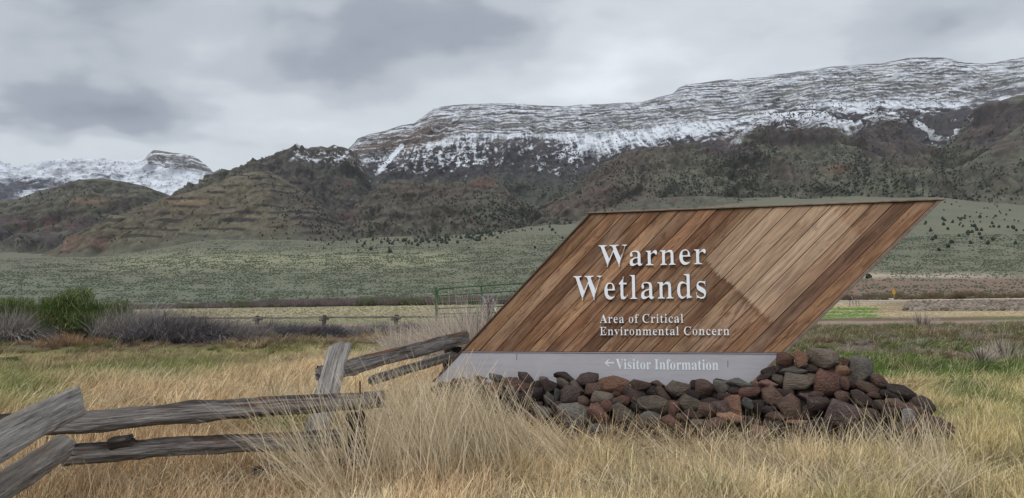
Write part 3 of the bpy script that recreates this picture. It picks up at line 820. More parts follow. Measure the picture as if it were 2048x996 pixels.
 'm': (554, ['71,0,18,0,18,5 18,11,18,16,31,17 40,20,45,26,50,31 52,41,52,56,52,122 52,187,52,253,52,267 50,277,46,284,41,290 32,294,19,294,19,300 19,305,19,310,61,310 104,310,146,310,146,295 146,280,146,265,172,300 202,318,237,318,283,318 310,299,320,261,346,299 379,318,418,318,475,318 504,283,504,212,504,160 504,108,504,56,504,42 506,32,510,26,514,20 523,17,536,16,536,11 536,5,536,0,483,0 430,0,377,0,377,5 377,11,377,16,390,17 398,20,403,26,407,32 410,42,410,56,410,109 410,163,410,217,410,235 408,249,404,258,400,267 391,271,377,271,358,271 340,260,324,237,324,177 324,116,324,56,324,42 327,32,331,26,335,20 343,17,356,16,356,11 356,5,356,0,304,0 252,0,199,0,199,5 199,11,199,16,212,17 221,20,225,26,229,32 232,42,232,56,232,109 232,163,232,217,232,235 230,248,226,258,222,267 213,271,199,271,178,271 161,259,146,235,146,175 146,116,146,56,146,42 148,33,152,27,156,20 165,17,177,16,177,11 177,5,177,0,124,0']),
 'V': (428, ['218,-13,212,-13,156,118 100,250,44,381,37,397 30,410,22,420,15,430 3,436,-14,439,-14,444 -14,450,-14,455,61,455 136,455,211,455,211,450 211,444,211,439,190,439 175,436,166,432,157,428 152,420,152,410,152,403 155,392,161,378,194,300 226,221,259,143,288,221 318,299,348,377,352,390 355,400,355,409,355,420 350,428,342,432,333,436 319,438,299,439,299,444 299,450,299,455,347,455 394,455,442,455,442,450 442,444,442,439,428,439 417,435,408,427,400,420 391,405,382,383,331,251 281,119,230,-13,224,-13']),
 'I': (261, ['91,0,13,0,13,6 13,12,13,17,36,20 52,25,61,32,71,40 75,54,75,75,75,179 75,283,75,387,75,407 71,421,63,427,55,434 39,438,13,439,13,444 13,450,13,455,90,455 167,455,244,455,244,450 244,444,244,439,221,438 204,434,196,427,187,421 183,407,183,387,183,284 183,180,183,77,183,63 184,52,187,44,191,36 197,30,206,26,215,22 228,19,246,17,246,12 246,6,246,0,168,0']),
}
# ------------------------------------------------------------------ the sign: a vertical plane whose level edges run to the vanishing point (-5300, 676)
_vp = ray(-5300, 676)
_d = -np.array((_vp[0], _vp[1], 0.0))
_d /= np.linalg.norm(_d)                                   # along the sign, to the right
_n = np.array((_d[1], -_d[0], 0.0))                        # out of its face, towards the camera
if _n[1] > 0:
    _n = -_n
_o = P(1200.0, 590.0, 9.3)
_o = np.array((_o[0], _o[1], 0.0))


def on_plane(px, py, off=0.0):
    """(u, h) on the sign's plane, off metres in front of its face"""
    d = ray(px, py)
    e = np.array((0, 0, EYE))
    k = ((_o + _n * off - e) @ _n) / (d @ _n)
    q = e + np.multiply(k, d.T).T - _o if np.ndim(px) else e + k * d - _o
    return q @ _d, q[..., 2]


def SW(u, h, off=0.0):
    return _o + _d * u + _n * off + np.array((0, 0, h))


uTL, hTL = on_plane(1182, 428)
uTR, hTR = on_plane(1874, 401)
uML, hML = on_plane(925, 703)
uMR, hMR = on_plane(1563, 706)
uBL, hBL = on_plane(880, 757)
uBR, hBR = on_plane(1510, 765)
hT, hM, hB = (hTL + hTR) / 2, (hML + hMR) / 2, (hBL + hBR) / 2 - 0.05
print('sign', uTL, uTR, uML, uMR, uBL, uBR, hTL, hTR, hML, hMR, hBL, hBR)
kL = (uTL - uML) / (hT - hM)
kR = (uTR - uMR) / (hT - hM)
print('slopes', kL, kR)


def uleft(h):
    return uML + kL * (h - hM)


def uright(h):
    return uMR + kR * (h - hM)


def signM():
    return Matrix(((_d[0], -_n[0], 0, _o[0]), (_d[1], -_n[1], 0, _o[1]), (0, 0, 1, 0), (0, 0, 0, 1)))


sign = empty('entrance_sign', (0, 0, 0), 'large slanted cedar sign with raised white lettering on a pile of stones', 'sign')
sign.matrix_world = signM()
# local frame: x along the face, z up, -y out of the face


def prism(name, poly, y0, y1, mat, parent, bevel=0.0, uv=None):
    """poly: (x, z) outline counter-clockwise; from y0 (front, more negative) to y1"""
    n = len(poly)
    c = np.mean(poly, 0)
    V, F = [], []
    pf = np.array(poly, float)
    if bevel:
        pin = []
        for i in range(n):
            a, b_, d_ = pf[i - 1], pf[i], pf[(i + 1) % n]
            e1 = (b_ - a) / np.linalg.norm(b_ - a)
            e2 = (d_ - b_) / np.linalg.norm(d_ - b_)
            n1 = np.array((-e1[1], e1[0]))
            n2 = np.array((-e2[1], e2[0]))
            m_ = (n1 + n2) / max(0.25, 1 + n1 @ n2)
            pin.append(b_ + m_ * bevel)
        pin = np.array(pin)
        rings = [(pin, y0), (pf, y0 + bevel), (pf, y1)]
    else:
        rings = [(pf, y0), (pf, y1)]
    for r, y in rings:
        for q in r:
            V.append((q[0], y, q[1]))
    me = bpy.data.meshes.new(name)
    F = [tuple(range(n))]
    for k in range(len(rings) - 1):
        for i in range(n):
            j = (i + 1) % n
            F.append((k * n + i, (k + 1) * n + i, (k + 1) * n + j, k * n + j))
    F.append(tuple(reversed(range((len(rings) - 1) * n, len(rings) * n))))
    me.from_pydata(V, [], F)
    me.update()
    if uv is not None:
        L = me.uv_layers.new(name='UVMap')
        for lp in me.loops:
            co = me.vertices[lp.vertex_index].co
            L.data[lp.index].uv = uv(co.x, co.z)
    return add(name, me, mat, parent)


# cedar boards
def cedar_mat():
    m, N, b = new_mat('cedar_boards', 0.78)
    uv = N.n('ShaderNodeUVMap').outputs[0]
    oi = N.n('ShaderNodeObjectInfo')
    off = N.n('ShaderNodeCombineXYZ', {0: N.math('MULTIPLY', oi.outputs['Random'], 37.0), 1: N.math('MULTIPLY', oi.outputs['Random'], 91.0), 2: 0.0}).outputs[0]
    p = N.vmath('ADD', uv, off)
    grain = N.noise(N.scale_vec(p, (26.0, 1.1, 1.0)), 1.0, 6.0, 0.65, 0.6).outputs[0]
    fineg = N.noise(N.scale_vec(p, (130.0, 3.5, 1.0)), 1.0, 4.0, 0.6).outputs[0]
    # cathedral rings of flat-sawn wood
    wv = N.n('ShaderNodeTexWave', {'Vector': N.scale_vec(p, (1.0, 0.16, 1.0)), 'Scale': 4.5, 'Distortion': 14.0, 'Detail': 3.0, 'Detail Scale': 1.6, 'Detail Roughness': 0.6}, wave_type='BANDS', bands_direction='X').outputs[1]
    blot = N.noise(N.scale_vec(p, (3.0, 0.9, 1.0)), 1.0, 5.0, 0.6, 0.4).outputs[0]
    g = N.math('ADD', N.math('MULTIPLY', grain, 0.62), N.math('ADD', N.math('MULTIPLY', fineg, 0.30), N.math('MULTIPLY', wv, 0.08)))
    c = N.mix(1.0, oi.outputs['Color'], N.ramp(g, [(0.36, (0.42, 0.37, 0.33)), (0.48, (0.96, 0.95, 0.94)), (0.60, (1.42, 1.42, 1.40))]), 'MULTIPLY')
    # weather: dark blotches following the grain
    c = N.mix(N.ramp(blot, [(0.47, 0.0), (0.66, 0.72)]), c, lin(80, 58, 44))
    lt = N.noise(N.scale_vec(p, (5.0, 0.7, 1.0), (9, 3, 0)), 1.0, 4.0, 0.6, 0.3).outputs[0]
    c = N.mix(N.ramp(lt, [(0.50, 0.0), (0.68, 0.5)]), c, lin(186, 158, 132))
    scr = N.noise(N.scale_vec(p, (9.0, 1.6, 1.0)), 1.6, 5.0, 0.75, 1.2).outputs[0]
    c = N.mix(N.ramp(scr, [(0.565, 0.0), (0.60, 0.6)]), c, lin(92, 60, 40))
    # the pale area where a panel used to shelter the wood (alpha of the board's colour switches it on)
    su = N.n('ShaderNodeSeparateXYZ', {0: uv})
    jag = N.math('ADD', N.math('ADD', N.math('MULTIPLY', N.noise(N.scale_vec(p, (60.0, 6.0, 1.0)), 1.0, 3.0, 0.6).outputs[0], 0.16), -0.08), N.math('MULTIPLY', oi.outputs['Random'], 0.03))
    v = N.math('ADD', su.outputs[1], jag)
    lo = N.n('ShaderNodeMapRange', {'Value': v, 1: V_A - 0.004, 2: V_A + 0.012, 3: 0.0, 4: 1.0}).outputs[0]
    hi = N.n('ShaderNodeMapRange', {'Value': v, 1: V_C - 0.01, 2: V_C + 0.03, 3: 1.0, 4: 0.0}).outputs[0]
    pale = N.math('MULTIPLY', N.math('MULTIPLY', lo, hi), N.math('SUBTRACT', oi.outputs['Alpha'], 0.0))
    c = N.mix(N.math('MULTIPLY', pale, 0.46), c, N.mix(1.0, lin(200, 176, 152), N.ramp(g, [(0.32, (0.62, 0.58, 0.52)), (0.5, (0.95, 0.93, 0.9)), (0.68, (1.2, 1.2, 1.2))]), 'MULTIPLY'))
    below_ = N.math('MULTIPLY', N.n('ShaderNodeMapRange', {'Value': v, 1: V_A - 0.02, 2: V_A - 0.0, 3: 1.0, 4: 0.0}).outputs[0], oi.outputs['Alpha'])
    c = N.mix(N.math('MULTIPLY', below_, 0.30), c, lin(92, 60, 40))
    edge = N.math('MULTIPLY', N.n('ShaderNodeMapRange', {'Value': N.math('ABSOLUTE', N.math('SUBTRACT', v, V_A - 0.03)), 1: 0.0, 2: 0.05, 3: 0.5, 4: 0.0}).outputs[0], oi.outputs['Alpha'])
    c = N.mix(edge, c, lin(86, 56, 36))
    bp = N.n('ShaderNodeBump', {'Strength': 0.5, 'Distance': 0.004, 'Height': g})
    N.link(bp.outputs[0], b.inputs['Normal'])
    N.link(c, b.inputs['Base Color'])
    b.inputs['Specular IOR Level'].default_value = 0.35
    return m


_bd = np.array(((kL + kR) / 2, 1.0))
_bd /= np.linalg.norm(_bd)                                  # board direction in (u, h)
_bp = np.array((_bd[1], -_bd[0]))


def board_uv(x, z):
    q = np.array((x, z))
    return float(q @ _bp), float(q @ _bd)


V_A = (board_uv(*on_plane(1440, 545))[1] + board_uv(*on_plane(1598, 690))[1]) / 2
V_C = (board_uv(*on_plane(1652, 415))[1] + board_uv(*on_plane(1760, 500))[1]) / 2
print('V', board_uv(*on_plane(1440, 545)), board_uv(*on_plane(1598, 690)), board_uv(*on_plane(1652, 415)), board_uv(*on_plane(1760, 500)))
M_cedar = cedar_mat()
NBRD = 18
btint = [(132, 94, 64), (150, 106, 74), (108, 72, 48), (126, 86, 58), (160, 116, 82), (122, 80, 54), (148, 104, 74), (112, 74, 50), (130, 92, 64), (146, 108, 80), (170, 130, 98), (142, 102, 72), (168, 130, 98), (178, 140, 110), (162, 122, 92), (146, 104, 74), (112, 78, 58), (142, 100, 70)]
btint_old = [(128, 90, 62), (138, 98, 68), (118, 80, 54), (134, 94, 66), (146, 106, 76), (124, 84, 58), (138, 98, 68), (120, 82, 56), (134, 96, 68), (142, 104, 76), (156, 118, 88), (142, 104, 74), (158, 122, 92), (162, 126, 98), (158, 120, 90), (140, 102, 74), (122, 88, 66), (136, 96, 66)]
trim = 0.022
for i in range(NBRD):
    f0, f1 = i / NBRD, (i + 1) / NBRD
    g = 0.004
    zb, zt = hM + 0.004, hT - 0.004
    a0 = uleft(zb) * (1 - f0) + uright(zb) * f0 + g
    a1 = uleft(zb) * (1 - f1) + uright(zb) * f1 - g
    b0 = uleft(zt) * (1 - f0) + uright(zt) * f0 + g
    b1 = uleft(zt) * (1 - f1) + uright(zt) * f1 - g
    dy = float(rng.uniform(-0.003, 0.003))
    ob = prism('board', [(a0, zb), (a1, zb), (b1, zt), (b0, zt)], dy, 0.024, M_cedar, sign, 0.004, board_uv)
    t = lin(*btint[i])
    ob.color = (t[0] * 1.05, t[1] * 1.20, t[2] * 1.36, (0.72, 0.9, 1.0, 0.7, 1.0, 0.95, 0.6)[i - 9] if 9 <= i <= 15 else 0.0)

M_back = simple_mat('dark_timber', lin(62, 46, 38), 0.85, 0.3, 6)
M_trimw = simple_mat('weathered_edge_wood', lin(128, 112, 98), 0.8, 0.3, 14)
M_trimd = simple_mat('dark_edge_wood', lin(92, 72, 60), 0.8, 0.3, 14)
M_panel, Np, bpnl = new_mat('painted_panel', 0.55)
tcp = Np.n('ShaderNodeTexCoord').outputs['Object']
pn1 = Np.noise(tcp, 1.4, 5.0, 0.6).outputs[0]
pn2 = Np.noise(Np.scale_vec(tcp, (3, 3, 22)), 1.0, 5.0, 0.6).outputs[0]
Np.link(Np.mix(Np.ramp(pn2, [(0.45, 0.0), (0.8, 0.35)]), Np.ramp(pn1, [(0.3, lin(170, 167, 172)), (0.7, lin(183, 180, 184))]), lin(140, 133, 138)), bpnl.inputs['Base Color'])
prism('back_panel', [(uleft(hB) + 0.03, hB), (uright(hB) - 0.03, hB), (uright(hT) - 0.03, hT - 0.01), (uleft(hT) + 0.03, hT - 0.01)], 0.026, 0.13, M_back, sign)
prism('base_panel', [(uleft(hB), hB), (uright(hB), hB), (uright(hM - 0.012), hM - 0.012), (uleft(hM - 0.012), hM - 0.012)], -0.004, 0.024, M_panel, sign, 0.003)
prism('panel_strip', [(uleft(hM - 0.008), hM - 0.010), (uright(hM - 0.008), hM - 0.010), (uright(hM), hM), (uleft(hM), hM)], -0.014, 0.024, simple_mat('strip_metal', lin(150, 146, 152), 0.5, 0.1, 5), sign, 0.002)
for sx_, sy_ in ((1033, 714), (1455, 728)):
    su_, sh_ = on_plane(sx_, sy_)
    prism('scratch', [(su_, sh_ - 0.04), (su_ + 0.006, sh_ - 0.04), (su_ + 0.008, sh_ + 0.04), (su_ + 0.002, sh_ + 0.04)], -0.0055, -0.0035, M_back, sign)
# edge trims: left, right and the cap along the top
sl = math.hypot(kL, 1.0)
prism('edge_trim', [(uleft(hB) - trim * sl, hB), (uleft(hB) - 0.002, hB), (uleft(hT) - 0.002, hT), (uleft(hT) - trim * sl, hT)], -0.016, 0.15, M_trimd, sign, 0.003)
sr = math.hypot(kR, 1.0)
prism('edge_trim', [(uright(hB) + 0.002, hB), (uright(hB) + 0.034 * sr, hB), (uright(hT) + 0.034 * sr, hT), (uright(hT) + 0.002, hT)], -0.012, 0.15, M_trimw, sign, 0.003)
prism('top_cap', [(uleft(hT) - 0.05, hT + 0.002), (uright(hT) + 0.07, hT + 0.002), (uright(hT) + 0.09, hT + 0.022), (uleft(hT) - 0.03, hT + 0.022)], -0.022, 0.17, M_trimw, sign, 0.004)
for u, ph in ((uBL + 0.9, 1.2), (uBR - 0.5, hT - 0.3)):
    prism('support_post', [(u - 0.07, -0.3), (u + 0.07, -0.3), (u + 0.07, ph), (u - 0.07, ph)], 0.132, 0.27, M_back, sign)

# lettering
M_letter = simple_mat('letter_white', lin(242, 245, 250), 0.5, 0.05, 9)
M_print = simple_mat('print_white', lin(222, 230, 235), 0.6, 0.06, 9)


def glyph_polys(ch, thin):
    adv, sp = GLYPHS[ch]
    res = []
    for s in sp:
        pts = np.array([[int(v) for v in q.split(',')] for q in s.split(' ')], float) / 1000.0
        out = []
        n = len(pts)
        for i in range(n):
            a, b_ = pts[i], pts[(i + 1) % n]
            p0, p1, p2, p3 = a[2:4], a[4:6], b_[0:2], b_[2:4]
            if np.linalg.norm(p3 - p0) < 0.002:
                continue
            st = np.linalg.norm(p1 - p0 - (p3 - p0) / 3) < 0.003 and np.linalg.norm(p2 - p0 - (p3 - p0) * 2 / 3) < 0.003
            for t in ((0.0,) if st else (0.0, 0.34, 0.67)):
                out.append((1 - t) ** 3 * p0 + 3 * (1 - t) ** 2 * t * p1 + 3 * (1 - t) * t * t * p2 + t ** 3 * p3)
        o = np.array(out)
        if thin:
            e = np.roll(o, -1, 0) - np.roll(o, 1, 0)
            l = np.linalg.norm(e, axis=1) + 1e-9
            nx = -e[:, 1] / l        # outer outlines run counter-clockwise or clockwise, holes the other way round
            o[:, 0] += nx * thin * (0.35 if ch == 'A' else 1.0) * GSIGN
        res.append(o)
    return adv / 1000.0, res


_q = np.array([[int(v) for v in q.split(',')][2:4] for q in GLYPHS['I'][1][0].split(' ')], float)
GSIGN = 1.0 if np.sum(_q[:, 0] * np.roll(_q[:, 1], -1) - np.roll(_q[:, 0], -1) * _q[:, 1]) > 0 else -1.0
CAP = 0.455


def text_line(s, x0p, x1p, basep, capp, thin, extr, off, mat, track=0.0):
    """fits the line between two image columns on the sign's plane"""
    xm = (x0p + x1p) / 2
    u0, hb0 = on_plane(x0p, basep)
    u1, hb1 = on_plane(x1p, basep)
    hb = on_plane(xm, basep)[1]
    hc = on_plane(xm, capp)[1]
    sy = (hc - hb) / CAP
    pen, items = 0.0, []
    for ch in s:
        if ch == ' ':
            pen += 0.19
            continue
        adv, po = glyph_polys(ch, thin)
        items.append((pen, po, ch))
        pen += adv + track
    xa = min(p[:, 0].min() + pen_ for pen_, po, ch in items for p in po)
    xb = max(p[:, 0].max() + pen_ for pen_, po, ch in items for p in po)
    sx = (u1 - u0) / (xb - xa)
    for pen_, po, ch in items:
        cu = bpy.data.curves.new('letter', 'CURVE')
        cu.dimensions = '2D'
        cu.fill_mode = 'BOTH'
        cu.extrude = extr
        if extr > 0.004:
            cu.bevel_depth = 0.0012
            cu.offset = -0.0012
        for p in po:
            sp = cu.splines.new('POLY')
            sp.points.add(len(p) - 1)
            q = np.zeros((len(p), 4))
            q[:, 0] = (p[:, 0] + pen_ - xa) * sx
            q[:, 1] = p[:, 1] * sy
            q[:, 3] = 1
            sp.points.foreach_set('co', q.ravel())
            sp.use_cyclic_u = True
        tmp = bpy.data.objects.new('letter', cu)
        me = bpy.data.meshes.new_from_object(tmp)
        bpy.data.objects.remove(tmp)
        co = np.zeros(len(me.vertices) * 3, np.float32)
        me.vertices.foreach_get('co', co)
        co = co.reshape(-1, 3)
        v = np.stack([co[:, 0] + u0, -co[:, 2] - off - extr, co[:, 1] + hb], -1)
        me.vertices.foreach_set('co', np.ascontiguousarray(v, np.float32).ravel())
        me.update()
        me.name = 'letter'
        add('letter', me, mat, sign)


text_line('Warner', 1198, 1412, 530.5, 488, 0.018, 0.010, 0.012, M_letter, 0.02)
text_line('Wetlands', 1148, 1412, 597.5, 550, 0.018, 0.010, 0.012, M_letter, 0.02)
text_line('Area of Critical', 1200, 1367, 645.5, 628.5, 0.018, 0.006, 0.010, M_letter, 0.025)
text_line('Environmental Concern', 1200, 1459, 670, 653.5, 0.018, 0.006, 0.010, M_letter, 0.025)
text_line('Visitor Information', 1232, 1437, 739, 718.5, 0.0, 0.0012, 0.0055, M_print, 0.01)
# arrow
ua, ha = on_plane(1209.5, 725.5)
ub, _ = on_plane(1228.5, 725.5)
s_ = ub - ua
ar = [(0, 0), (0.38, 0.36), (0.52, 0.36), (0.24, 0.075), (1, 0.075), (1, -0.075), (0.24, -0.075), (0.52, -0.36), (0.38, -0.36)]
ar = [(ua + x * s_, ha + y * s_) for x, y in ar][::-1]
prism('arrow', ar, -0.0075, -0.0045, M_print, sign)

# ------------------------------------------------------------------ the pile of stones the sign stands in
pile = empty('stone_pile', tuple(_o + _d * 1.0), 'loose pile of brown and grey volcanic stones round the foot of the sign', 'stones')
pile.matrix_world = signM()


def rock_mesh(seed, p=16.0, npl=9):
    r = np.random.default_rng(seed)
    bm_v, bm_f = ico(2)
    d = bm_v / np.linalg.norm(bm_v, axis=1)[:, None]
    nn = r.normal(size=(npl, 3))
    nn /= np.linalg.norm(nn, axis=1)[:, None]
    nn = np.concatenate([nn, np.eye(3), -np.eye(3)])
    di = np.concatenate([r.uniform(0.62, 0.98, npl), r.uniform(0.9, 1.05, 6)])
    k = np.maximum(d @ nn.T, 0) / di
    rad = (k ** p).sum(1) ** (-1 / p)
    V = d * rad[:, None]
    V *= (1 + 0.05 * fbm(V[:, 0] * 2.2 + seed, V[:, 1] * 2.2 + V[:, 2] * 1.7, 3, seed % 50) + 0.022 * fbm(V[:, 0] * 8, V[:, 1] * 8 + V[:, 2] * 6, 2, seed % 50 + 3))[:, None]
    V -= (V.max(0) + V.min(0)) / 2
    V /= (V.max(0) - V.min(0))
    return V, bm_f


_ico = {}


def ico(n):
    if n not in _ico:
        import bmesh
        bm = bmesh.new()
        bmesh.ops.create_icosphere(bm, subdivisions=n, radius=1.0)
        bm.verts.ensure_lookup_table()
        _ico[n] = (np.array([v.co[:] for v in bm.verts]), np.array([[v.index for v in f.verts] for f in bm.faces]))
        bm.free()
    return _ico[n]


def rock_mat():
    m, N, b = new_mat('volcanic_stone', 0.86)
    oi = N.n('ShaderNodeObjectInfo')
    tco = N.n('ShaderNodeTexCoord').outputs['Object']
    p = N.vmath('ADD', tco, N.vmath('SCALE', oi.outputs['Location'], 3.0))
    n1 = N.noise(p, 1.6, 5.0, 0.65, 0.4).outputs[0]
    n2 = N.noise(p, 9.0, 6.0, 0.7).outputs[0]
    n3 = N.noise(p, 3.4, 6.0, 0.65, 0.6).outputs[0]
    f = N.math('ADD', N.math('MULTIPLY', n1, 0.5), N.math('MULTIPLY', n2, 0.5))
    c = N.mix(1.0, oi.outputs['Color'], N.ramp(f, [(0.30, (0.45, 0.43, 0.42)), (0.5, (1.0, 1.0, 1.0)), (0.70, (1.55, 1.5, 1.45))]), 'MULTIPLY')
    c = N.mix(N.ramp(n3, [(0.56, 0.0), (0.72, 0.55)]), c, lin(112, 72, 56))
    c = N.mix(N.ramp(N.noise(p, 2.3, 6.0, 0.7).outputs[0], [(0.60, 0.0), (0.68, 0.5)]), c, lin(124, 124, 108))
    vo = N.n('ShaderNodeTexVoronoi', {'Vector': p, 'Scale': 13.0}).outputs['Distance']
    c = N.mix(N.ramp(vo, [(0.10, 0.7), (0.22, 0.0)]), c, lin(48, 40, 38))
    wsp = N.noise(p, 24.0, 3.0, 0.6).outputs[0]
    c = N.mix(N.ramp(wsp, [(0.66, 0.0), (0.70, 0.6)]), c, lin(150, 140, 130))
    bh = N.math('ADD', N.math('MULTIPLY', n2, 0.7), N.math('MULTIPLY', vo, 0.35))
    bp = N.n('ShaderNodeBump', {'Strength': 1.0, 'Distance': 0.035, 'Height': bh})
    N.link(bp.outputs[0], b.inputs['Normal'])
    N.link(c, b.inputs['Base Color'])
    return m


M_rock = rock_mat()
variants = []


def hull_rock(seed):
    r = np.random.default_rng(seed)
    import bmesh
    bm = bmesh.new()
    n = int(r.integers(11, 18))
    d = r.normal(size=(n, 3))
    d /= (np.abs(d) ** 3).sum(1)[:, None] ** (1 / 3)
    d *= r.uniform(0.82, 1.0, (n, 1))
    for q in d:
        bm.verts.new(q)
    bmesh.ops.convex_hull(bm, input=bm.verts)
    bmesh.ops.delete(bm, geom=[v for v in bm.verts if not v.link_faces], context='VERTS')
    bmesh.ops.dissolve_limit(bm, angle_limit=0.25, verts=bm.verts, edges=bm.edges)
    bmesh.ops.bevel(bm, geom=list(bm.edges), offset=0.06, segments=1, profile=0.5, affect='EDGES', clamp_overlap=True)
    bmesh.ops.triangulate(bm, faces=bm.faces)
    bmesh.ops.subdivide_edges(bm, edges=[e for e in bm.edges if e.calc_length() > 0.3], cuts=1)
    bmesh.ops.triangulate(bm, faces=bm.faces)
    V = np.array([v.co[:] for v in bm.verts])
    F = np.array([[v.index for v in f.verts] for f in bm.faces])
    bm.verts.index_update()
    F = np.array([[v.index for v in f.verts] for f in bm.faces])
    bm.free()
    V = V * (1 + 0.10 * fbm(V[:, 0] * 2.5 + seed, V[:, 1] * 2.5 + V[:, 2] * 2.1, 3, seed % 37) + 0.03 * fbm(V[:, 0] * 9 + seed, V[:, 1] * 9 + V[:, 2] * 7, 2, seed % 31))[:, None]
    V -= (V.max(0) + V.min(0)) / 2
    V /= (V.max(0) - V.min(0))
    return V, F


for i in range(24):
    V, F = rock_mesh(100 + i, p=15.0 + (i % 4) * 7, npl=6 + (i % 5) * 2) if i % 6 == 0 else hull_rock(300 + i)
    me = mesh_np('stone', V, F)
    me.materials.append(M_rock)
    variants.append(me)
RC = dict(b=(106, 80, 68), d=(80, 64, 60), k=(64, 54, 52), r=(118, 80, 66), o=(138, 96, 68), g=(104, 100, 92), t=(126, 112, 98), p=(94, 76, 72), q=(90, 92, 88), m=(108, 96, 82), s=(168, 122, 88), l=(140, 138, 138), f=(140, 98, 88))
# stones as seen, in the pixels of four enlarged crops: x, y, width, height, colour, tilt
Z = [((950, 700, 4.98), """30 285 70 55 b;100 285 50 35 d;210 280 140 72 g -15;85 330 110 90 b;190 375 165 112 o 5;360 310 130 100 b 20;520 287 205 100 d -32;362 378 185 72 m -35;495 365 175 102 r -12;640 350 90 85 k;
685 295 85 60 t;745 355 145 130 d;890 325 145 102 t;900 268 215 85 k -12;1115 300 212 132 d 5;1012 372 150 90 m -35;1180 390 195 150 b 30;1370 340 295 160 o -12;1280 475 225 112 t -8;1430 512 120 72 b;
560 460 245 160 k 30;290 560 165 130 d;340 450 280 100 k -15;180 450 80 60 b;60 430 115 112 k;600 570 145 120 d 30;740 485 102 140 g;930 450 235 182 p;820 450 50 130 q;820 570 112 110 d;
1080 530 112 130 b;680 625 165 152 g 10;970 672 315 262 g;1225 640 215 205 r;1315 560 130 120 r -35;1190 575 95 85 r;330 650 155 80 b;540 690 135 120 d;660 740 112 120 r;430 750 80 110 q;1250 812 245 130 q"""),
     ((1200, 720, 5.533), """450 272 232 112 b;370 387 265 160 p -20;640 266 155 72 b;590 345 145 112 k;700 372 195 92 b -40;860 315 275 182 t 8;600 482 365 185 m -16;820 540 122 172 r;1040 270 95 92 k;1155 322 205 192 b;
1340 240 162 70 d;1345 292 182 140 g -8;1540 262 265 112 q;1490 342 152 92 d;1040 375 152 102 k;985 480 255 202 m;1200 460 172 82 d;1375 412 155 92 d;1600 370 132 112 r;1190 557 215 162 b;
1040 602 205 80 b -8;1350 545 225 182 p;1480 515 235 235 o -35;1440 632 275 125 s -12;1640 490 145 102 q;1640 690 142 122 d;1270 700 265 122 b;1080 692 155 72 t;550 650 225 152 g;470 745 305 200 p 30;
260 590 255 192 m -15;230 655 155 112 d;780 690 245 142 r;900 632 145 82 b;430 530 165 122 k;180 372 92 62 r;240 450 185 112 r;1170 790 180 100 d;900 800 160 100 d"""),
     ((1450, 680, 4.53), """545 180 152 125 r;690 165 138 152 o;890 165 275 162 t -8;620 282 235 88 g 10;805 262 152 82 d;395 275 140 60 k 30;360 330 155 62 d 30;490 357 135 82 m -40;690 372 335 142 m;940 378 245 232 r;
1070 280 145 112 s;1085 190 92 72 r;1090 390 92 112 r;385 397 162 80 f 5;225 472 195 112 r 10;270 400 82 52 r;430 510 225 172 b -25;545 570 155 82 o;600 612 205 212 b 42;830 495 125 62 b;
850 582 205 142 d 10;220 580 122 112 q;300 602 112 112 k;375 640 102 72 k;460 692 165 78 b -10;650 742 205 42 s 4;245 752 165 122 d;450 790 165 112 k;310 875 182 182 f -8;565 480 110 75 d;
740 822 185 132 d;900 762 155 120 k"""),
     ((1650, 680, 4.53), """320 265 218 212 g -20;240 385 122 122 d;180 387 82 122 r;390 427 235 108 b -8;490 370 185 108 b -30;690 462 280 105 k -27;610 502 235 52 k -18;455 500 142 52 r -10;165 522 125 122 b 25;335 532 240 118 d -22;
490 585 85 82 m;650 590 235 132 b -5;890 592 210 145 d -38;800 580 62 72 p;820 642 180 145 b -42;900 670 152 112 r;180 682 335 212 p -15;390 672 152 102 b;590 662 172 112 d;760 712 175 162 l -30;
820 815 235 132 r -20;950 705 125 62 r;1010 800 305 182 b -12;1095 885 165 150 k;640 780 122 102 d;510 742 82 82 k;330 800 200 110 d;560 850 200 110 k""")]
plist = []
for (ox, oy, sc), txt in Z:
    for ent in txt.replace('\n', '').split(';'):
        q = ent.split()
        cx, cy, w, hh = (float(v) for v in q[:4])
        plist.append((ox + cx / sc, oy + cy / sc, w / sc, hh / sc, q[4], float(q[5]) if len(q) > 5 else 0.0))
for cx, cy, w, hh, c in ((915, 768, 26, 20, 'b'), (931, 763, 22, 16, 'd'), (899, 772, 20, 14, 'k'), (946, 776, 26, 20, 'b'), (884, 770, 18, 12, 'd'), (925, 784, 30, 22, 'k'), (905, 790, 26, 20, 'b'), (950, 797, 30, 24, 'd'), (888, 786, 22, 16, 'k'), (930, 808, 34, 26, 'b'),
                         (958, 820, 34, 26, 'k'), (985, 846, 40, 30, 'd'), (900, 815, 30, 24, 'd'), (872, 780, 20, 16, 'b'), (1030, 862, 42, 30, 'b'), (1070, 870, 40, 28, 'k'), (1110, 878, 36, 28, 'd')):
    plist.append((cx, cy, w, hh, c, 0.0))


def face_off(h, u):
    """how far the front of the pile stands out from the sign's face at height h"""
    return 0.20 + 0.42 * (1 - min(max(h, 0.0), 0.75) / 0.75)


def add_stone(u, h, off, w, hh, dep, tilt, col, k, yaw=0.0):
    o = add('stone', variants[k % len(variants)], None, pile)
    o.location = (u, -off, h)
    s = 1.12
    o.scale = (w * s, dep, hh * s)
    o.rotation_euler = (0, -math.radians(tilt), yaw)
    j = rng.uniform(0.62, 1.04)
    t = np.array(lin(*RC[col]))
    t = (t * 0.68 + t.mean() * 0.32) * j * np.array((1.0, 0.97, 0.95))
    o.color = (*t, 1)
    return o


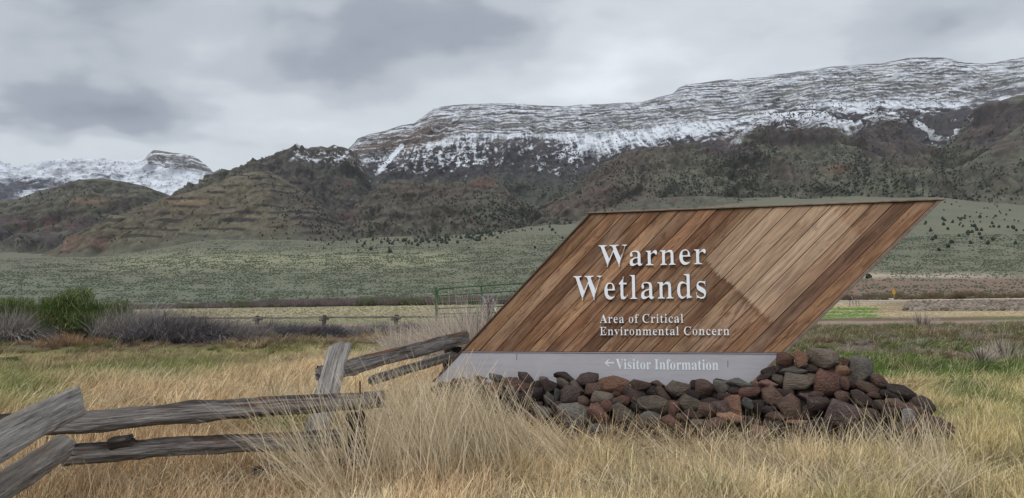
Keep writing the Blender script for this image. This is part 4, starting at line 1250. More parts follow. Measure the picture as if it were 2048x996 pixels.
kk = 0
occ = []
for cx, cy, w, hh, c, tl in plist:
    off = 0.4
    for _ in range(4):
        u, h_ = on_plane(cx, cy, off)
        off = face_off(float(h_), float(u))
    wp = on_plane(cx + w / 2, cy, off)[0] - on_plane(cx - w / 2, cy, off)[0]
    hp = on_plane(cx, cy - hh / 2, off)[1] - on_plane(cx, cy + hh / 2, off)[1]
    kk += 1
    t = math.radians(abs(tl))
    if abs(tl) > 22:                      # sizes above are of the upright box: shrink to the tilted stone
        pass
    add_stone(float(u), float(h_), off - 0.30 * min(wp, hp) * 0.5 + rng.uniform(-0.015, 0.02), float(wp), float(hp), float(0.5 * (wp + hp)) * rng.uniform(0.8, 1.0), tl, c, kk * 7 + kk // 5, rng.uniform(-0.12, 0.12))
    occ.append((float(u), float(h_), float(wp)))
# outline of the pile's top, for the stones packed behind and for the far side
TOPP = [(865, 775), (900, 762), (1000, 756), (1100, 756), (1200, 758), (1300, 764), (1400, 764), (1500, 764), (1530, 745), (1570, 712), (1600, 704), (1650, 702), (1690, 715), (1730, 730), (1770, 752), (1810, 775), (1850, 795), (1865, 825), (1895, 850), (1908, 890)]
tops = [tuple(float(v) for v in on_plane(px_, py_, 0.25)) for px_, py_ in TOPP]
tu, th = np.array([t[0] for t in tops]), np.array([t[1] for t in tops])
u = tu[0]
while u < tu[-1] - 0.05:
    hmax = float(np.interp(u, tu, th))
    hz = 0.05
    while hz < hmax - 0.10:
        kk += 1
        w = rng.uniform(0.16, 0.26)
        off = face_off(hz, u) - 0.17
        add_stone(u + rng.uniform(-.04, .04), hz + rng.uniform(-.02, .02), off, w, w * rng.uniform(.6, .85), w, rng.uniform(-20, 20), 'kdbp'[kk % 4], kk * 5)
        hz += 0.15
    u += 0.19
u = float(on_plane(1540, 760, 0)[0])
while u < tu[-1] - 0.1:                   # behind the sign's plane the mound goes on
    hmax = float(np.interp(u, tu, th))
    for off, hf in ((-0.28, 0.80), (-0.52, 0.52), (-0.72, 0.22)):
        kk += 1
        w = rng.uniform(0.2, 0.3)
        add_stone(u + rng.uniform(-.05, .05), max(0.08, hmax * hf - 0.02), off, w, w * 0.7, w, rng.uniform(-20, 20), 'dbpr'[kk % 4], kk * 3)
    u += 0.25
# packed rubble core
cv, cf = [], []
us = np.linspace(tu[0], tu[-1] - 0.1, 40)
for i, u in enumerate(us):
    hmax = max(0.03, float(np.interp(u, tu, th)) - 0.13)
    for j in range(9):
        a = j / 8
        off = 0.36 * (1 - 2 * a) - (0.12 if u > tu[-8] else 0.0) * 0
        hh = hmax * (1 - abs(1 - 2 * a) ** 2.2) - 0.05 + 0.02 * math.sin(i * 2.3 + j * 4)
        cv.append((u, -off, hh))
me = mesh_np('rubble_core', np.array(cv), grid_faces(40, 9))
o = add('rubble_core', me, simple_mat('dark_rubble', lin(48, 42, 40), 0.95, 0.4, 12), pile)
o['kind'] = 'stuff'
# ------------------------------------------------------------------ scattering (only for uncountable cover: grass, brush)
def scatter(name, pts, rot, scl, idx, tint, sources, shadow=True):
    coll = bpy.data.collections.new(name + '_sources')
    for i, (me, mat) in enumerate(sources):
        so = bpy.data.objects.new('%02d_tuft' % i, me)
        me.materials.clear()
        me.materials.append(mat)
        coll.objects.link(so)
    n = len(pts)
    me = bpy.data.meshes.new(name)
    me.vertices.add(n)
    me.vertices.foreach_set('co', np.ascontiguousarray(pts, np.float32).ravel())
    for an, ty, v in (('rot', 'FLOAT_VECTOR', rot), ('scl', 'FLOAT_VECTOR', scl)):
        a = me.attributes.new(an, ty, 'POINT')
        a.data.foreach_set('vector', np.ascontiguousarray(v, np.float32).ravel())
    a = me.attributes.new('idx', 'INT', 'POINT')
    a.data.foreach_set('value', np.ascontiguousarray(idx, np.int32))
    a = me.attributes.new('tint', 'FLOAT_COLOR', 'POINT')
    c4 = np.concatenate([tint, np.ones((n, 1))], 1)
    a.data.foreach_set('color', np.ascontiguousarray(c4, np.float32).ravel())
    ob = add(name, me)
    ng = bpy.data.node_groups.new(name, 'GeometryNodeTree')
    ng.interface.new_socket('Geometry', in_out='INPUT', socket_type='NodeSocketGeometry')
    ng.interface.new_socket('Geometry', in_out='OUTPUT', socket_type='NodeSocketGeometry')
    G = NB(ng)
    gi, go = G.n('NodeGroupInput'), G.n('NodeGroupOutput')
    ci = G.n('GeometryNodeCollectionInfo')
    ci.inputs['Collection'].default_value = coll
    ci.inputs['Separate Children'].default_value = True
    ci.inputs['Reset Children'].default_value = True

    def na(nm, dt):
        q = G.n('GeometryNodeInputNamedAttribute', data_type=dt)
        q.inputs['Name'].default_value = nm
        return q.outputs['Attribute']
    m2p = G.n('GeometryNodeMeshToPoints')
    G.link(gi.outputs[0], m2p.inputs[0])
    ip = G.n('GeometryNodeInstanceOnPoints')
    G.link(m2p.outputs[0], ip.inputs['Points'])
    G.link(ci.outputs[0], ip.inputs['Instance'])
    ip.inputs['Pick Instance'].default_value = True
    G.link(na('idx', 'INT'), ip.inputs['Instance Index'])
    G.link(na('rot', 'FLOAT_VECTOR'), ip.inputs['Rotation'])
    G.link(na('scl', 'FLOAT_VECTOR'), ip.inputs['Scale'])
    G.link(ip.outputs[0], go.inputs[0])
    md = ob.modifiers.new('scatter', 'NODES')
    md.node_group = ng
    return ob


def blades(n, height, radius, lean, curl, width, segs=3, seed=0, hvar=0.35, wind=(0.0, 0.0), droop=0.0, taper=0.85, base_h=0.0):
    """a clump of n curved ribbon blades; returns V, F, shade"""
    r = np.random.default_rng(seed)
    a = r.random(n) * 2 * np.pi
    rad = radius * np.sqrt(r.random(n))
    bx, by = rad * np.cos(a), rad * np.sin(a)
    hh = height * (1 + hvar * r.uniform(-1, 0.6, n))
    la = a + r.normal(0, 0.9, n)
    lm = np.abs(r.normal(0, lean, n)) + 0.02
    dx, dy = np.cos(la) * lm + wind[0] * r.uniform(0.5, 1.4, n), np.sin(la) * lm + wind[1] * r.uniform(0.5, 1.4, n)
    cu = curl * r.uniform(0.2, 1.6, n)
    wa = r.random(n) * np.pi
    wx, wy = np.cos(wa) * width, np.sin(wa) * width
    V, T = [], []
    for k in range(segs + 1):
        t = k / segs
        # distance along bending arc
        sx = dx * t + cu * dx * t * t
        sy = dy * t + cu * dy * t * t
        zz = t - 0.35 * (sx * sx + sy * sy) - droop * t * t * t * r.uniform(0.3, 1.2, n) * (k > 0)
        w = (1 - taper * t ** 1.5)
        cx, cy, cz = bx + hh * sx, by + hh * sy, hh * zz + base_h
        V.append(np.stack([cx - wx * w * .5, cy - wy * w * .5, cz], -1))
        V.append(np.stack([cx + wx * w * .5, cy + wy * w * .5, cz], -1))
        T += [np.full(n, t), np.full(n, t)]
    V = np.stack(V, 1)                     # n, 2(segs+1), 3
    T = np.stack(T, 1)
    m = 2 * (segs + 1)
    base = (np.arange(n) * m)[:, None]
    F = np.concatenate([base + np.array([[2 * k, 2 * k + 1, 2 * k + 3, 2 * k + 2]]) for k in range(segs)], 0)
    sh = np.repeat(r.random(n)[:, None], m, 1)
    return V.reshape(-1, 3), F, np.stack([sh, T], -1).reshape(-1, 2)


def blade_mesh(name, *a, **k):
    V, F, s = blades(*a, **k)
    me = mesh_np(name, V, F, True)
    set_f(me, 'shade', s[:, 0])
    set_f(me, 'along', s[:, 1])
    return me


def merge(parts):
    V, F, s, o = [], [], [], 0
    for v, f, q in parts:
        V.append(v)
        F.append(f + o)
        s.append(q)
        o += len(v)
    return np.concatenate(V), np.concatenate(F), np.concatenate(s)


def blade_mat(name, base_dark=(0.55, 0.5, 0.42), tip=(1.15, 1.12, 1.05), instancer=True, col=None, alt=None, own=False, trans=0.25, vlo=0.62, vhi=1.3):
    m = bpy.data.materials.new(name)
    m.use_nodes = True
    N = NB(m.node_tree)
    m.node_tree.nodes.clear()
    if own:
        c = N.n('ShaderNodeAttribute', attribute_name='tint').outputs['Color']
    elif instancer:
        c = N.n('ShaderNodeAttribute', attribute_name='tint', attribute_type='INSTANCER').outputs['Color']
    else:
        rgb = N.n('ShaderNodeRGB')
        rgb.outputs[0].default_value = (*col, 1)
        c = rgb.outputs[0]
    sh = N.n('ShaderNodeAttribute', attribute_name='shade').outputs['Fac']
    al = N.n('ShaderNodeAttribute', attribute_name='along').outputs['Fac']
    if alt is not None:
        c = N.mix(N.ramp(sh, [(0.70, 0.0), (0.90, 0.8)]), c, alt)
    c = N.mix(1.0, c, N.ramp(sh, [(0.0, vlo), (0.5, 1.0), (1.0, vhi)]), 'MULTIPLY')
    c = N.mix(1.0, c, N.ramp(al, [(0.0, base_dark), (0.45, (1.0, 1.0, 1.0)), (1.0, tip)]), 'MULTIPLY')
    d = N.n('ShaderNodeBsdfDiffuse', {'Color': c, 'Roughness': 0.6})
    t = N.n('ShaderNodeBsdfTranslucent', {'Color': c})
    mx = N.n('ShaderNodeMixShader', {0: trans, 1: d.outputs[0], 2: t.outputs[0]})
    N.n('ShaderNodeOutputMaterial', {0: mx.outputs[0]})
    return m


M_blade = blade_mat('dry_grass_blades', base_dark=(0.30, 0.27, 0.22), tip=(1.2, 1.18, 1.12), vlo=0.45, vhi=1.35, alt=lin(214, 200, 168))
M_stalk = blade_mat('pale_reed_stalks', base_dark=(0.78, 0.72, 0.66), tip=(1.1, 1.08, 1.05))
M_brush = blade_mat('brush_twigs', base_dark=(0.45, 0.42, 0.42), tip=(1.15, 1.15, 1.15))


def pix_ground(px, py):
    """ground point seen at a pixel (flat-ish near ground)"""
    px, py = np.broadcast_arrays(np.asarray(px, float), np.asarray(py, float))
    d = ray(px, py)
    k = np.where(d[..., 2] < -1e-6, EYE / np.maximum(-d[..., 2], 1e-6), 5.0)
    for _ in range(6):
        x, y = d[..., 0] * k, d[..., 1] * k
        k = (EYE - gz(x, y)) / np.maximum(-d[..., 2], 1e-6)
    return np.stack([d[..., 0] * k, d[..., 1] * k, EYE + d[..., 2] * k], -1)


GRASS_SRC = [blade_mesh('grass_tuft', 30, 0.36, 0.12, 0.42, 1.0, 0.0085, 3, 200 + i, wind=(0.16, 0.05)) for i in range(6)]
FAR_SRC = [blade_mesh('grass_tuft', 52, 0.36, 0.22, 0.38, 1.0, 0.014, 3, 240 + i, wind=(0.50, 0.0)) for i in range(4)]
MAT_SRC = [blade_mesh('matted_tuft', 34, 0.36, 0.16, 0.9, 1.4, 0.008, 3, 260 + i, wind=(0.25, -0.1)) for i in range(3)]

# ---- near and middle grass -----------------------------------------------------------------------
STRAW, GOLD, OLIVE, GREEN, PALE = lin(204, 180, 146), lin(182, 156, 120), lin(150, 144, 92), lin(96, 118, 60), lin(212, 200, 174)


def grass_tint(p, px, py):
    n1 = fbm(p[:, 0] / 1.7, p[:, 1] / 1.7, 3, 301)
    n2 = fbm(p[:, 0] / 0.5, p[:, 1] / 0.5, 2, 302)
    n = len(p)
    C = np.zeros((n, 3)) + np.array(STRAW)
    C = mixc(C, PALE, sst(0.0, 0.5, n1 + 0.5 * n2) * 0.7)
    C = mixc(C, lin(178, 148, 112), sst(820, 920, py) * (1 - sst(520, 720, px)) * 0.85)
    C = mixc(C, GOLD, sst(0.0, 0.4, -n2) * 0.6)
    C = C * (1 + 0.35 * fbm(p[:, 0] / 0.9 + 7, p[:, 1] / 0.9, 2, 304))[:, None]
    # green band at the left under the dead brush, and patches
    g = np.exp(-((py - 752 + (px - 150) * 0.05) / 26.0) ** 2) * (1 - sst(380, 600, px)) * sst(-0.5, 0.2, n1 + .4 * n2 + 0.25)
    g = np.maximum(g, np.exp(-((py - 800) / 60.0) ** 2) * (1 - sst(60, 170, px)) * 0.75)
    g = np.maximum(g, (1 - sst(0, 30, np.abs(px - 350) - 30)) * (1 - sst(6, 16, np.abs(py - 772))) * 0.6)
    g = np.maximum(g, np.exp(-((px - 560) / 60.0) ** 2 - ((py - 880) / 22.0) ** 2) * 0.9)
    C = mixc(C, lin(108, 126, 62), np.clip(g * 1.15, 0, 1) * 0.9)
    C = mixc(C, lin(168, 166, 108), (1 - sst(690, 740, py)) * sst(300, 420, px) * (1 - sst(640, 760, px)) * 0.6)
    # right: yellow-green rough grass
    r = sst(1690, 1880, px + (py - 850) * 0.9)
    C = mixc(C, lin(176, 168, 112), r * 0.7)
    C = mixc(C, lin(102, 122, 58), r * sst(0.05, 0.4, n1 - 0.3 * n2) * 0.8)
    f = sst(880, 960, py) * sst(900, 1100, px)
    C = mixc(C, lin(196, 180, 140), f * 0.5)
    C = mixc(C, lin(128, 132, 86), f * sst(0.1, 0.5, n2 + 0.3 * n1) * 0.55)
    return np.minimum(C * 1.12, 0.8) * rng.uniform(0.72, 1.18, n)[:, None]


def in_pile(p, m=0.0):
    q = p[:, :2] - _o[:2]
    u = q @ _d[:2]
    v = q @ _n[:2]
    hm = np.interp(u, tu, th, left=0, right=0)
    return (u > tu[0] - m) & (u < tu[-1] + m) & (v > -0.5) & (v < 0.42 + m) & (hm > 0.05)


def sample_px(n, x0, x1, y0, y1, seed):
    r = np.random.default_rng(seed)
    px = r.uniform(x0, x1, n)
    py = r.uniform(y0, y1, n)
    return px, py, r


def do_scatter(name, px, py, r, src, scale, tintf, mat, label, cat, keep=None, squash=0.12, tilt=0.12, p=None):
    p = pix_ground(px, py) if p is None else p
    k = ~in_pile(p)
    if keep is not None:
        k &= keep(p, px, py)
    p, px, py = p[k], px[k], py[k]
    n = len(p)
    sc = scale(p, px, py) * r.uniform(0.75, 1.25, n)
    S3 = np.stack([sc, sc, sc * r.uniform(0.85, 1.2, n)], -1)
    rot = np.stack([r.normal(0, tilt, n), r.normal(0, tilt, n), r.normal(0, 0.6, n)], -1)
    t = tintf(p, px, py)
    p = p - np.array((0, 0, 0.02))
    o = scatter(name, p, rot, S3, r.integers(0, len(src), n), t, [(m_, mat) for m_ in src])
    tag(o, label, cat, kind='stuff')
    return o


# nearest strip: uniform on the ground, not in the picture
def uniform_ground(n, y0, y1, seed, sx=0.80):
    r = np.random.default_rng(seed)
    y = np.sqrt(r.uniform(y0 ** 2, y1 ** 2, n))
    x = r.uniform(-sx, sx, n) * y
    p = np.stack([x, y, gz(x, y)], -1)
    px, py = project(p)
    return p, px, py, r




def near_scale(p, px, py):
    s = 0.72 + 0.25 * fbm(p[:, 0] / 1.2, p[:, 1] / 1.2, 2, 303)
    s = s * np.where(py < 900, 0.9, 1.0)
    s = s * (1 - 0.35 * sst(1000, 1200, px) * (1 - sst(1800, 1950, px)) * (1 - sst(905, 975, py)) - 0.30 * sst(1050, 1150, px) * (1 - sst(1850, 1950, px)) * (1 - sst(890, 940, py)))
    return s


def near_keep(p, px, py):
    n = fbm(p[:, 0] / 0.8, p[:, 1] / 0.8, 3, 305)
    return rng.random(len(p)) < np.clip(0.70 + 1.5 * n, 0.12, 1)




def real_grass(name, p, px, py, keep, scale, seed, per, label, tintf, **kw):
    k = ~in_pile(p) & keep(p, px, py)
    p, px, py = p[k], px[k], py[k]
    r = np.random.default_rng(seed)
    sc = scale(p, px, py) * r.uniform(0.7, 1.25, len(p))
    tn = tintf(p, px, py)
    n = len(p) * per
    V, F, s = blades(n, seed=seed, **kw)
    m = V.shape[0] // n
    own = np.repeat(np.arange(len(p)), per)
    V = V.reshape(n, m, 3) * sc[own][:, None, None] + p[own][:, None, :] - np.array((0, 0, 0.02))
    me = mesh_np(name, V.reshape(-1, 3), F)
    set_f(me, 'shade', s[:, 0])
    set_f(me, 'along', s[:, 1])
    set_col(me, 'tint', np.repeat(tn[own], m, 0))
    o = add(name, me, M_blade_own)
    tag(o, label, 'grass', kind='stuff')


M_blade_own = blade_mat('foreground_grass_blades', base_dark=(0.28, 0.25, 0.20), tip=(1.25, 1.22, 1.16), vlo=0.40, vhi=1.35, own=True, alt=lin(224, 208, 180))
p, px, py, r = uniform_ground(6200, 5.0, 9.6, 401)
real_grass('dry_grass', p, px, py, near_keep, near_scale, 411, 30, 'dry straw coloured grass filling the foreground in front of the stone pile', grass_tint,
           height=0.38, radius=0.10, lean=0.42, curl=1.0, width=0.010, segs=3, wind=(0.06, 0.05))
p, px, py, r = uniform_ground(1500, 5.0, 8.6, 402)
real_grass('matted_grass', p, px, py, near_keep, lambda p, px, py: np.full(len(p), 0.9), 412, 20, 'flattened bent dry grass lying low near the camera', lambda p, px, py: grass_tint(p, px, py) * 0.95,
           height=0.40, radius=0.14, lean=0.95, curl=1.2, width=0.008, segs=3, wind=(0.2, -0.1))

# the meadow behind the rail fence, left of the sign, and the rough grass right of the pile
p, px, py, r = uniform_ground(10500, 9.0, 21.0, 403)


def mid_keep(p, px, py):
    left = (px < 1280)
    x, y = p[:, 0], p[:, 1]
    n = fbm(x / 2.5, y / 2.5, 3, 306)
    n0 = fbm(x / 5, y / 5, 3, 307)
    kl = left & (y < 20.5 + 1.2 * n0 + sst(180, 420, px) * 1.0 + sst(620, 700, px) * 1.0)
    kr = (~left) & (y < 13.5 + 1.5 * n0)
    return (kl & (rng.random(len(p)) < np.clip(0.9 + n, 0.3, 1))) | kr


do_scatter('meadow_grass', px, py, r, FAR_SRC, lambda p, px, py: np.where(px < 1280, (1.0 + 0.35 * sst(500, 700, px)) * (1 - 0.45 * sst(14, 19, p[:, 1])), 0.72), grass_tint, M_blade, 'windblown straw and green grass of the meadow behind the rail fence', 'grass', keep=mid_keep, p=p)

p, px, py, r = uniform_ground(3200, 17.5, 27.0, 420)


def litter_tint(p, px, py):
    n1 = fbm(p[:, 0] / 2.0, p[:, 1] / 2.0, 3, 322)
    C = mixc(np.tile(lin(132, 110, 92), (len(p), 1)), lin(158, 138, 110), sst(-.2, .4, n1))
    C = mixc(C, lin(120, 128, 74), sst(0.05, 0.3, -n1) * 0.8)
    return C * rng.uniform(0.7, 1.2, len(p))[:, None]


do_scatter('dry_weed_litter', px, py, r, FAR_SRC, lambda p, px, py: 0.55 + 0.45 * fbm(p[:, 0] / 1.5, p[:, 1] / 1.5, 2, 323), litter_tint, M_blade, 'broken dry weeds and litter at the foot of the dead brush', 'weeds', keep=lambda p, px, py: (px < 1000), p=p, tilt=0.3)

# green strip and scrubby mats right of the pile
p, px, py, r = uniform_ground(13000, 11.5, 38, 404)
keepr = (px > 1300)
p, px, py = p[keepr], px[keepr], py[keepr]


def right_tint(p, px, py):
    x, y = p[:, 0], p[:, 1]
    n1 = fbm(x / 3.2, y / 3.2, 3, 308)
    n2 = fbm(x / 1.0, y / 1.0, 2, 309)
    C = np.zeros((len(p), 3)) + np.array(lin(116, 104, 84))
    C = mixc(C, lin(122, 98, 82), sst(0.1, 0.5, n1))
    C = mixc(C, lin(98, 112, 62), sst(-0.15, 0.25, n2 - 0.5 * n1) * 0.85)
    C = mixc(C, lin(152, 148, 140), sst(0.28, 0.42, fbm(x / 1.7, y / 1.7, 2, 310)) * 0.8)
    gs = (1 - sst(18.5, 24.0, y + 4.5 * n1 - sst(1650, 1800, px) * 0.0)) * sst(11.5, 13.5, y)
    C = mixc(C, lin(96, 126, 54), gs * 0.9)
    C = mixc(C, lin(80, 112, 44), gs * sst(0.0, 0.3, n2) * 0.7)
    return C * rng.uniform(0.7, 1.2, len(p))[:, None]


do_scatter('scrub_ground_cover', px, py, r, FAR_SRC, lambda p, px, py: 0.60 + 0.15 * (p[:, 1] < 20) + 0.2 * fbm(p[:, 0] / 2, p[:, 1] / 2, 2, 311), right_tint, M_brush,
           'low brown scrub with bright green grass on the ditch bank right of the stone pile', 'scrub', keep=lambda p, px, py: rng.random(len(p)) < 0.9, p=p, tilt=0.3)

# pale grass of the field beyond the low fence and the right-hand dry strip with its vivid green patch
px, py, r = sample_px(20000, -80, 2130, 596, 655, 405)


def field_keep(p, px, py):
    y = p[:, 1]
    rr = px > 1560
    x = p[:, 0]
    tr = np.abs(y - (47 - x * 0.22)) > 3.0
    ok_l = (~rr) & (y > 47) & (y < 170)
    n = fbm(px / 50, y / 30, 2, 312)
    ok_r = rr & (y > 48) & (y < 122) & ((px < 1840) | (py > 618 - 6 * n))
    return (ok_l | ok_r) & tr


def field_tint(p, px, py):
    n1 = fbm(p[:, 0] / 14, p[:, 1] / 10, 3, 313)
    C = np.zeros((len(p), 3)) + np.array(lin(158, 149, 122))
    C = mixc(C, lin(134, 136, 102), sst(0.1, 0.5, n1) * 0.6)
    rr = sst(1560, 1620, px)
    C = mixc(C, lin(196, 178, 142), rr * 0.9)
    gp_ = rr * (1 - sst(1742, 1775, px + 14 * n1)) * sst(612, 616, py)
    C = mixc(C, lin(88, 142, 38), gp_)
    return C * rng.uniform(0.8, 1.15, len(p))[:, None]


do_scatter('field_grass', px, py, r, FAR_SRC[:2], lambda p, px, py: np.clip(p[:, 1] / 80, 0.5, 1.5) * 0.45, field_tint, M_blade, 'pale dry grass of the field beyond the low pole fence', 'grass', keep=field_keep)


# ---- brush ---------------------------------------------------------------------------------------
def bush_mesh(name, n, h, w, dep, leafy, seed, twig=0.008, lumps=7, lean=(0.0, 0.0)):
    """stems fan out from a few crowns; leafy ones end in sprays of narrow leaves"""
    r = np.random.default_rng(seed)
    parts = []
    for k in range(lumps):
        a = r.uniform(0, 2 * np.pi)
        q = math.sqrt(r.random())
        cx, cy = w / 2 * q * math.cos(a) * 0.75, dep / 2 * q * math.sin(a) * 0.75
        hk = h * r.uniform(0.6, 1.0) * (1.05 - 0.35 * q)
        V, F, s = blades(n // lumps, hk, 0.16 * w, 0.5, 0.5, twig, 4, seed * 31 + k, hvar=0.3, wind=lean)
        V = V + np.array((cx, cy, 0))
        parts.append((V, F, s))
        if leafy:
            # leaf sprays spread through the crown
            m = leafy // lumps
            t = r.uniform(0.35, 1.0, m) ** 0.7
            th_ = r.uniform(0, 2 * np.pi, m)
            rr = w * 0.30 * r.uniform(0.2, 1.0, m) ** 0.5 * np.sqrt(np.clip(1.25 - t, 0.1, 1))
            bx, by, bz = cx + rr * np.cos(th_), cy + rr * np.sin(th_), hk * t * (1 - 0.15 * (rr / w) ** 2)
            V2, F2, s2 = blades(m, 0.11 * h, 0.0001, 0.75, 0.4, 0.012 + twig, 2, seed * 17 + k, hvar=0.4)
            off = np.repeat(np.stack([bx, by, bz], -1), 6, 0)
            parts.append((V2 + off, F2, np.stack([s2[:, 0], 0.45 + 0.5 * s2[:, 1] * 0 + 0.5 * np.repeat(t, 6)], -1)))
    V, F, s = merge(parts)
    me = mesh_np(name, V, F)
    set_f(me, 'shade', s[:, 0])
    set_f(me, 'along', s[:, 1])
    return me


def leaf_mat(nm, c, alt=None, **k):
    return blade_mat(nm, instancer=False, col=c, alt=alt, **k)


M_bgreen = leaf_mat('green_brush_leaves', lin(82, 100, 58), lin(142, 138, 100), base_dark=(0.5, 0.5, 0.5), tip=(1.1, 1.12, 1.0))
M_bdead = leaf_mat('dead_grey_twigs', lin(142, 136, 132), lin(188, 180, 170), base_dark=(0.28, 0.26, 0.26), tip=(1.1, 1.1, 1.1), trans=0.1)
M_bdead2 = leaf_mat('dead_dark_twigs', lin(104, 98, 100), lin(150, 144, 146), base_dark=(0.26, 0.24, 0.24), tip=(1.1, 1.1, 1.1), trans=0.1)
M_bpale = leaf_mat('pale_twigs', lin(192, 182, 168), lin(208, 192, 184), base_dark=(0.7, 0.66, 0.62), tip=(1.1, 1.08, 1.06), trans=0.15)
M_btan = leaf_mat('tan_weed_stems', lin(156, 128, 102), lin(178, 152, 122), base_dark=(0.6, 0.55, 0.5), trans=0.15)
M_wood = simple_mat('brush_wood', lin(84, 76, 72), 0.9, 0.3, 20)


def bush(px, py_base, wpx, hpx, Y, mat, label, cat, group=None, n=900, leafy=0, seed=1, name='dead_bush', lean=(0, 0), twig=0.009, depth=1.0, lumps=7):
    b_ = P(px, py_base, Y)
    b_[2] = float(gz(b_[0], b_[1]))
    hh = P(px, py_base - hpx, Y)[2] - b_[2]
    w = wpx / FPX * Y
    hh *= 1.85 if name == 'dead_bush' else 1.30
    t = empty(name, tuple(b_), label, cat, group, rz=float(rng.uniform(-0.3, 0.3)))
    add('stems' if not leafy else 'foliage', bush_mesh(name, n, hh, w, w * depth, leafy, seed, twig, lumps, lean), mat, t)
    # woody stems at the heart
    V, F, s = blades(30, hh * 0.6, 0.12 * w, 0.7, 0.3, 0.03, 3, seed + 900)
    V2, F2, s2 = blades(30, hh * 0.6, 0.12 * w, 0.7, 0.3, 0.03, 3, seed + 901)
    V, F, s = merge([(V, F, s), (V2, F2, s2)])
    add('branches', mesh_np('branches', V, F), M_wood, t)
    return t


GL = 'brush along the far edge of the meadow'
bush(-10, 706, 190, 104, 26, M_bgreen, 'green leafy bush cut off by the left edge of the photo', 'bush', GL, 700, 7000, 11, 'green_bush', depth=0.7)
bush(158, 706, 175, 112, 26, M_bgreen, 'large round dark green bush rising above the dead grey brush', 'bush', GL, 700, 11000, 12, 'green_bush', depth=0.8, lumps=9)
bush(242, 700, 70, 84, 26.8, M_bgreen, 'smaller green shoulder bush between the big green bush and the grey brush', 'bush', GL, 300, 2200, 13, 'green_bush')
bush(16, 745, 62, 32, 20.5, M_bgreen, 'small low green bush in the grass at the left edge', 'bush', None, 200, 1200, 14, 'green_bush')
dead = [(40, 712, 120, 74, 25, 0), (248, 712, 130, 86, 25, 0), (318, 715, 150, 80, 23.8, 1), (398, 712, 150, 76, 24.2, 1), (468, 708, 140, 62, 24.6, 0), (530, 704, 130, 54, 25, 1), (590, 701, 120, 50, 25.5, 1), (645, 700, 90, 46, 26, 1), (690, 698, 110, 46, 27.5, 0), (760, 694, 120, 44, 28, 0), (830, 692, 110, 44, 28.5, 1)]
dl = ['grey dead brush in front of the green bush at the left edge', 'tall grey dead brush touching the right side of the big green bush', 'widest mound of purple grey dead brush bending right', 'grey dead brush right of the widest dark mound', 'pale grey dead brush in the middle of the row',
      'low dark tangle of dead brush under the near pole fence', 'dark dead brush just right of the low tangle', 'low dark dead brush where the row meets the tall grass', 'dead brush behind the leaning fence slab', 'thin grey brush between fence slab and gate', 'dark low brush below the green gate']
for i, (x, y, w, h_, Y, k) in enumerate(dead):
    bush(x, y, w, h_, Y, (M_bdead, M_bdead2)[k], dl[i], 'bush', GL, 2300, 0, 30 + i, 'dead_bush', lean=(0.6, 0), twig=0.015, depth=0.8, lumps=10)
for i, (x, y, w, h_, Y, l) in enumerate(((110, 728, 110, 66, 23, 'reddish tan dry weeds in front of the big green bush'), (175, 722, 80, 52, 23.4, 'short tan dry weeds left of the grey mound'), (40, 722, 70, 40, 23.6, 'low tan weeds above the small green bush'))):
    bush(x, y, w, h_, Y, M_btan, l, 'weeds', 'tan dry weeds', 700, 0, 50 + i, 'dry_weed', twig=0.009)
for i, (x, y, w, h_, Y, l, mt) in enumerate(((962, 700, 120, 112, 15.5, 'tall pale bare bush right behind the slanted left edge of the sign', M_bpale), (905, 705, 120, 78, 16.5, 'lower pale bare bush left of the tall one behind the sign', M_bpale), (835, 700, 110, 58, 18, 'thin pale bush above the end of the far rails', M_bpale), (968, 700, 80, 92, 16.5, 'grey green bush hidden inside the pale twigs beside the sign', M_bdead))):
    bush(x, y, w, h_, Y, mt, l, 'bush', 'pale bare bushes beside the sign', 1500 if i < 3 else 800, 0 if i < 3 else 500, 60 + i, 'pale_bush', lean=(-0.05, 0), twig=0.011)
for i, (x, y, w, h_, Y, l) in enumerate(((1846, 652, 50, 34, 36, 'thin pale weed standing at the edge of the dirt track'), (2012, 715, 70, 46, 21, 'pale dry bush above the green strip at the right edge'), (1963, 722, 40, 40, 19.5, 'small white weed left of the pale bush at the right edge'))):
    bush(x, y, w, h_, Y, M_bpale, l, 'weeds', 'pale weeds on the ditch bank', 260, 0, 70 + i, 'pale_weed', twig=0.01, lumps=4)

# far line of bare willows and brush below the slope, and sage on the slope
SAGE_SRC = []
for i in range(4):
    V, F = ico(1)
    r_ = np.random.default_rng(500 + i)
    V = V * (1 + 0.28 * r_.uniform(-1, 1, len(V)))[:, None] * np.array((0.5, 0.5, 0.42)) + np.array((0, 0, 0.25))
    SAGE_SRC.append(mesh_np('sage_bush', V, F, False))
M_sage, Ns, bs = new_mat('sage_bushes', 0.95)
at = Ns.n('ShaderNodeAttribute', attribute_name='tint', attribute_type='INSTANCER').outputs['Color']
Ns.link(at, bs.inputs['Base Color'])
bs.inputs['Specular IOR Level'].default_value = 0.05


def fan_points(px, py):
    """first ground point along a ray that climbs towards the slope"""
    d = ray(px, py)
    s = d / d[:, 1:2]
    Ys = 120 * (1950 / 120) ** (np.arange(140) / 139)
    hit = np.zeros(len(px))
    done = np.zeros(len(px), bool)
    for Y in Ys:
        below = (EYE + s[:, 2] * Y) < gz(s[:, 0] * Y, np.full(len(px), Y))
        hit = np.where(below & ~done, Y, hit)
        done |= below
    q = np.stack([s[:, 0] * hit, hit, gz(s[:, 0] * hit, hit)], -1)
    return q, done


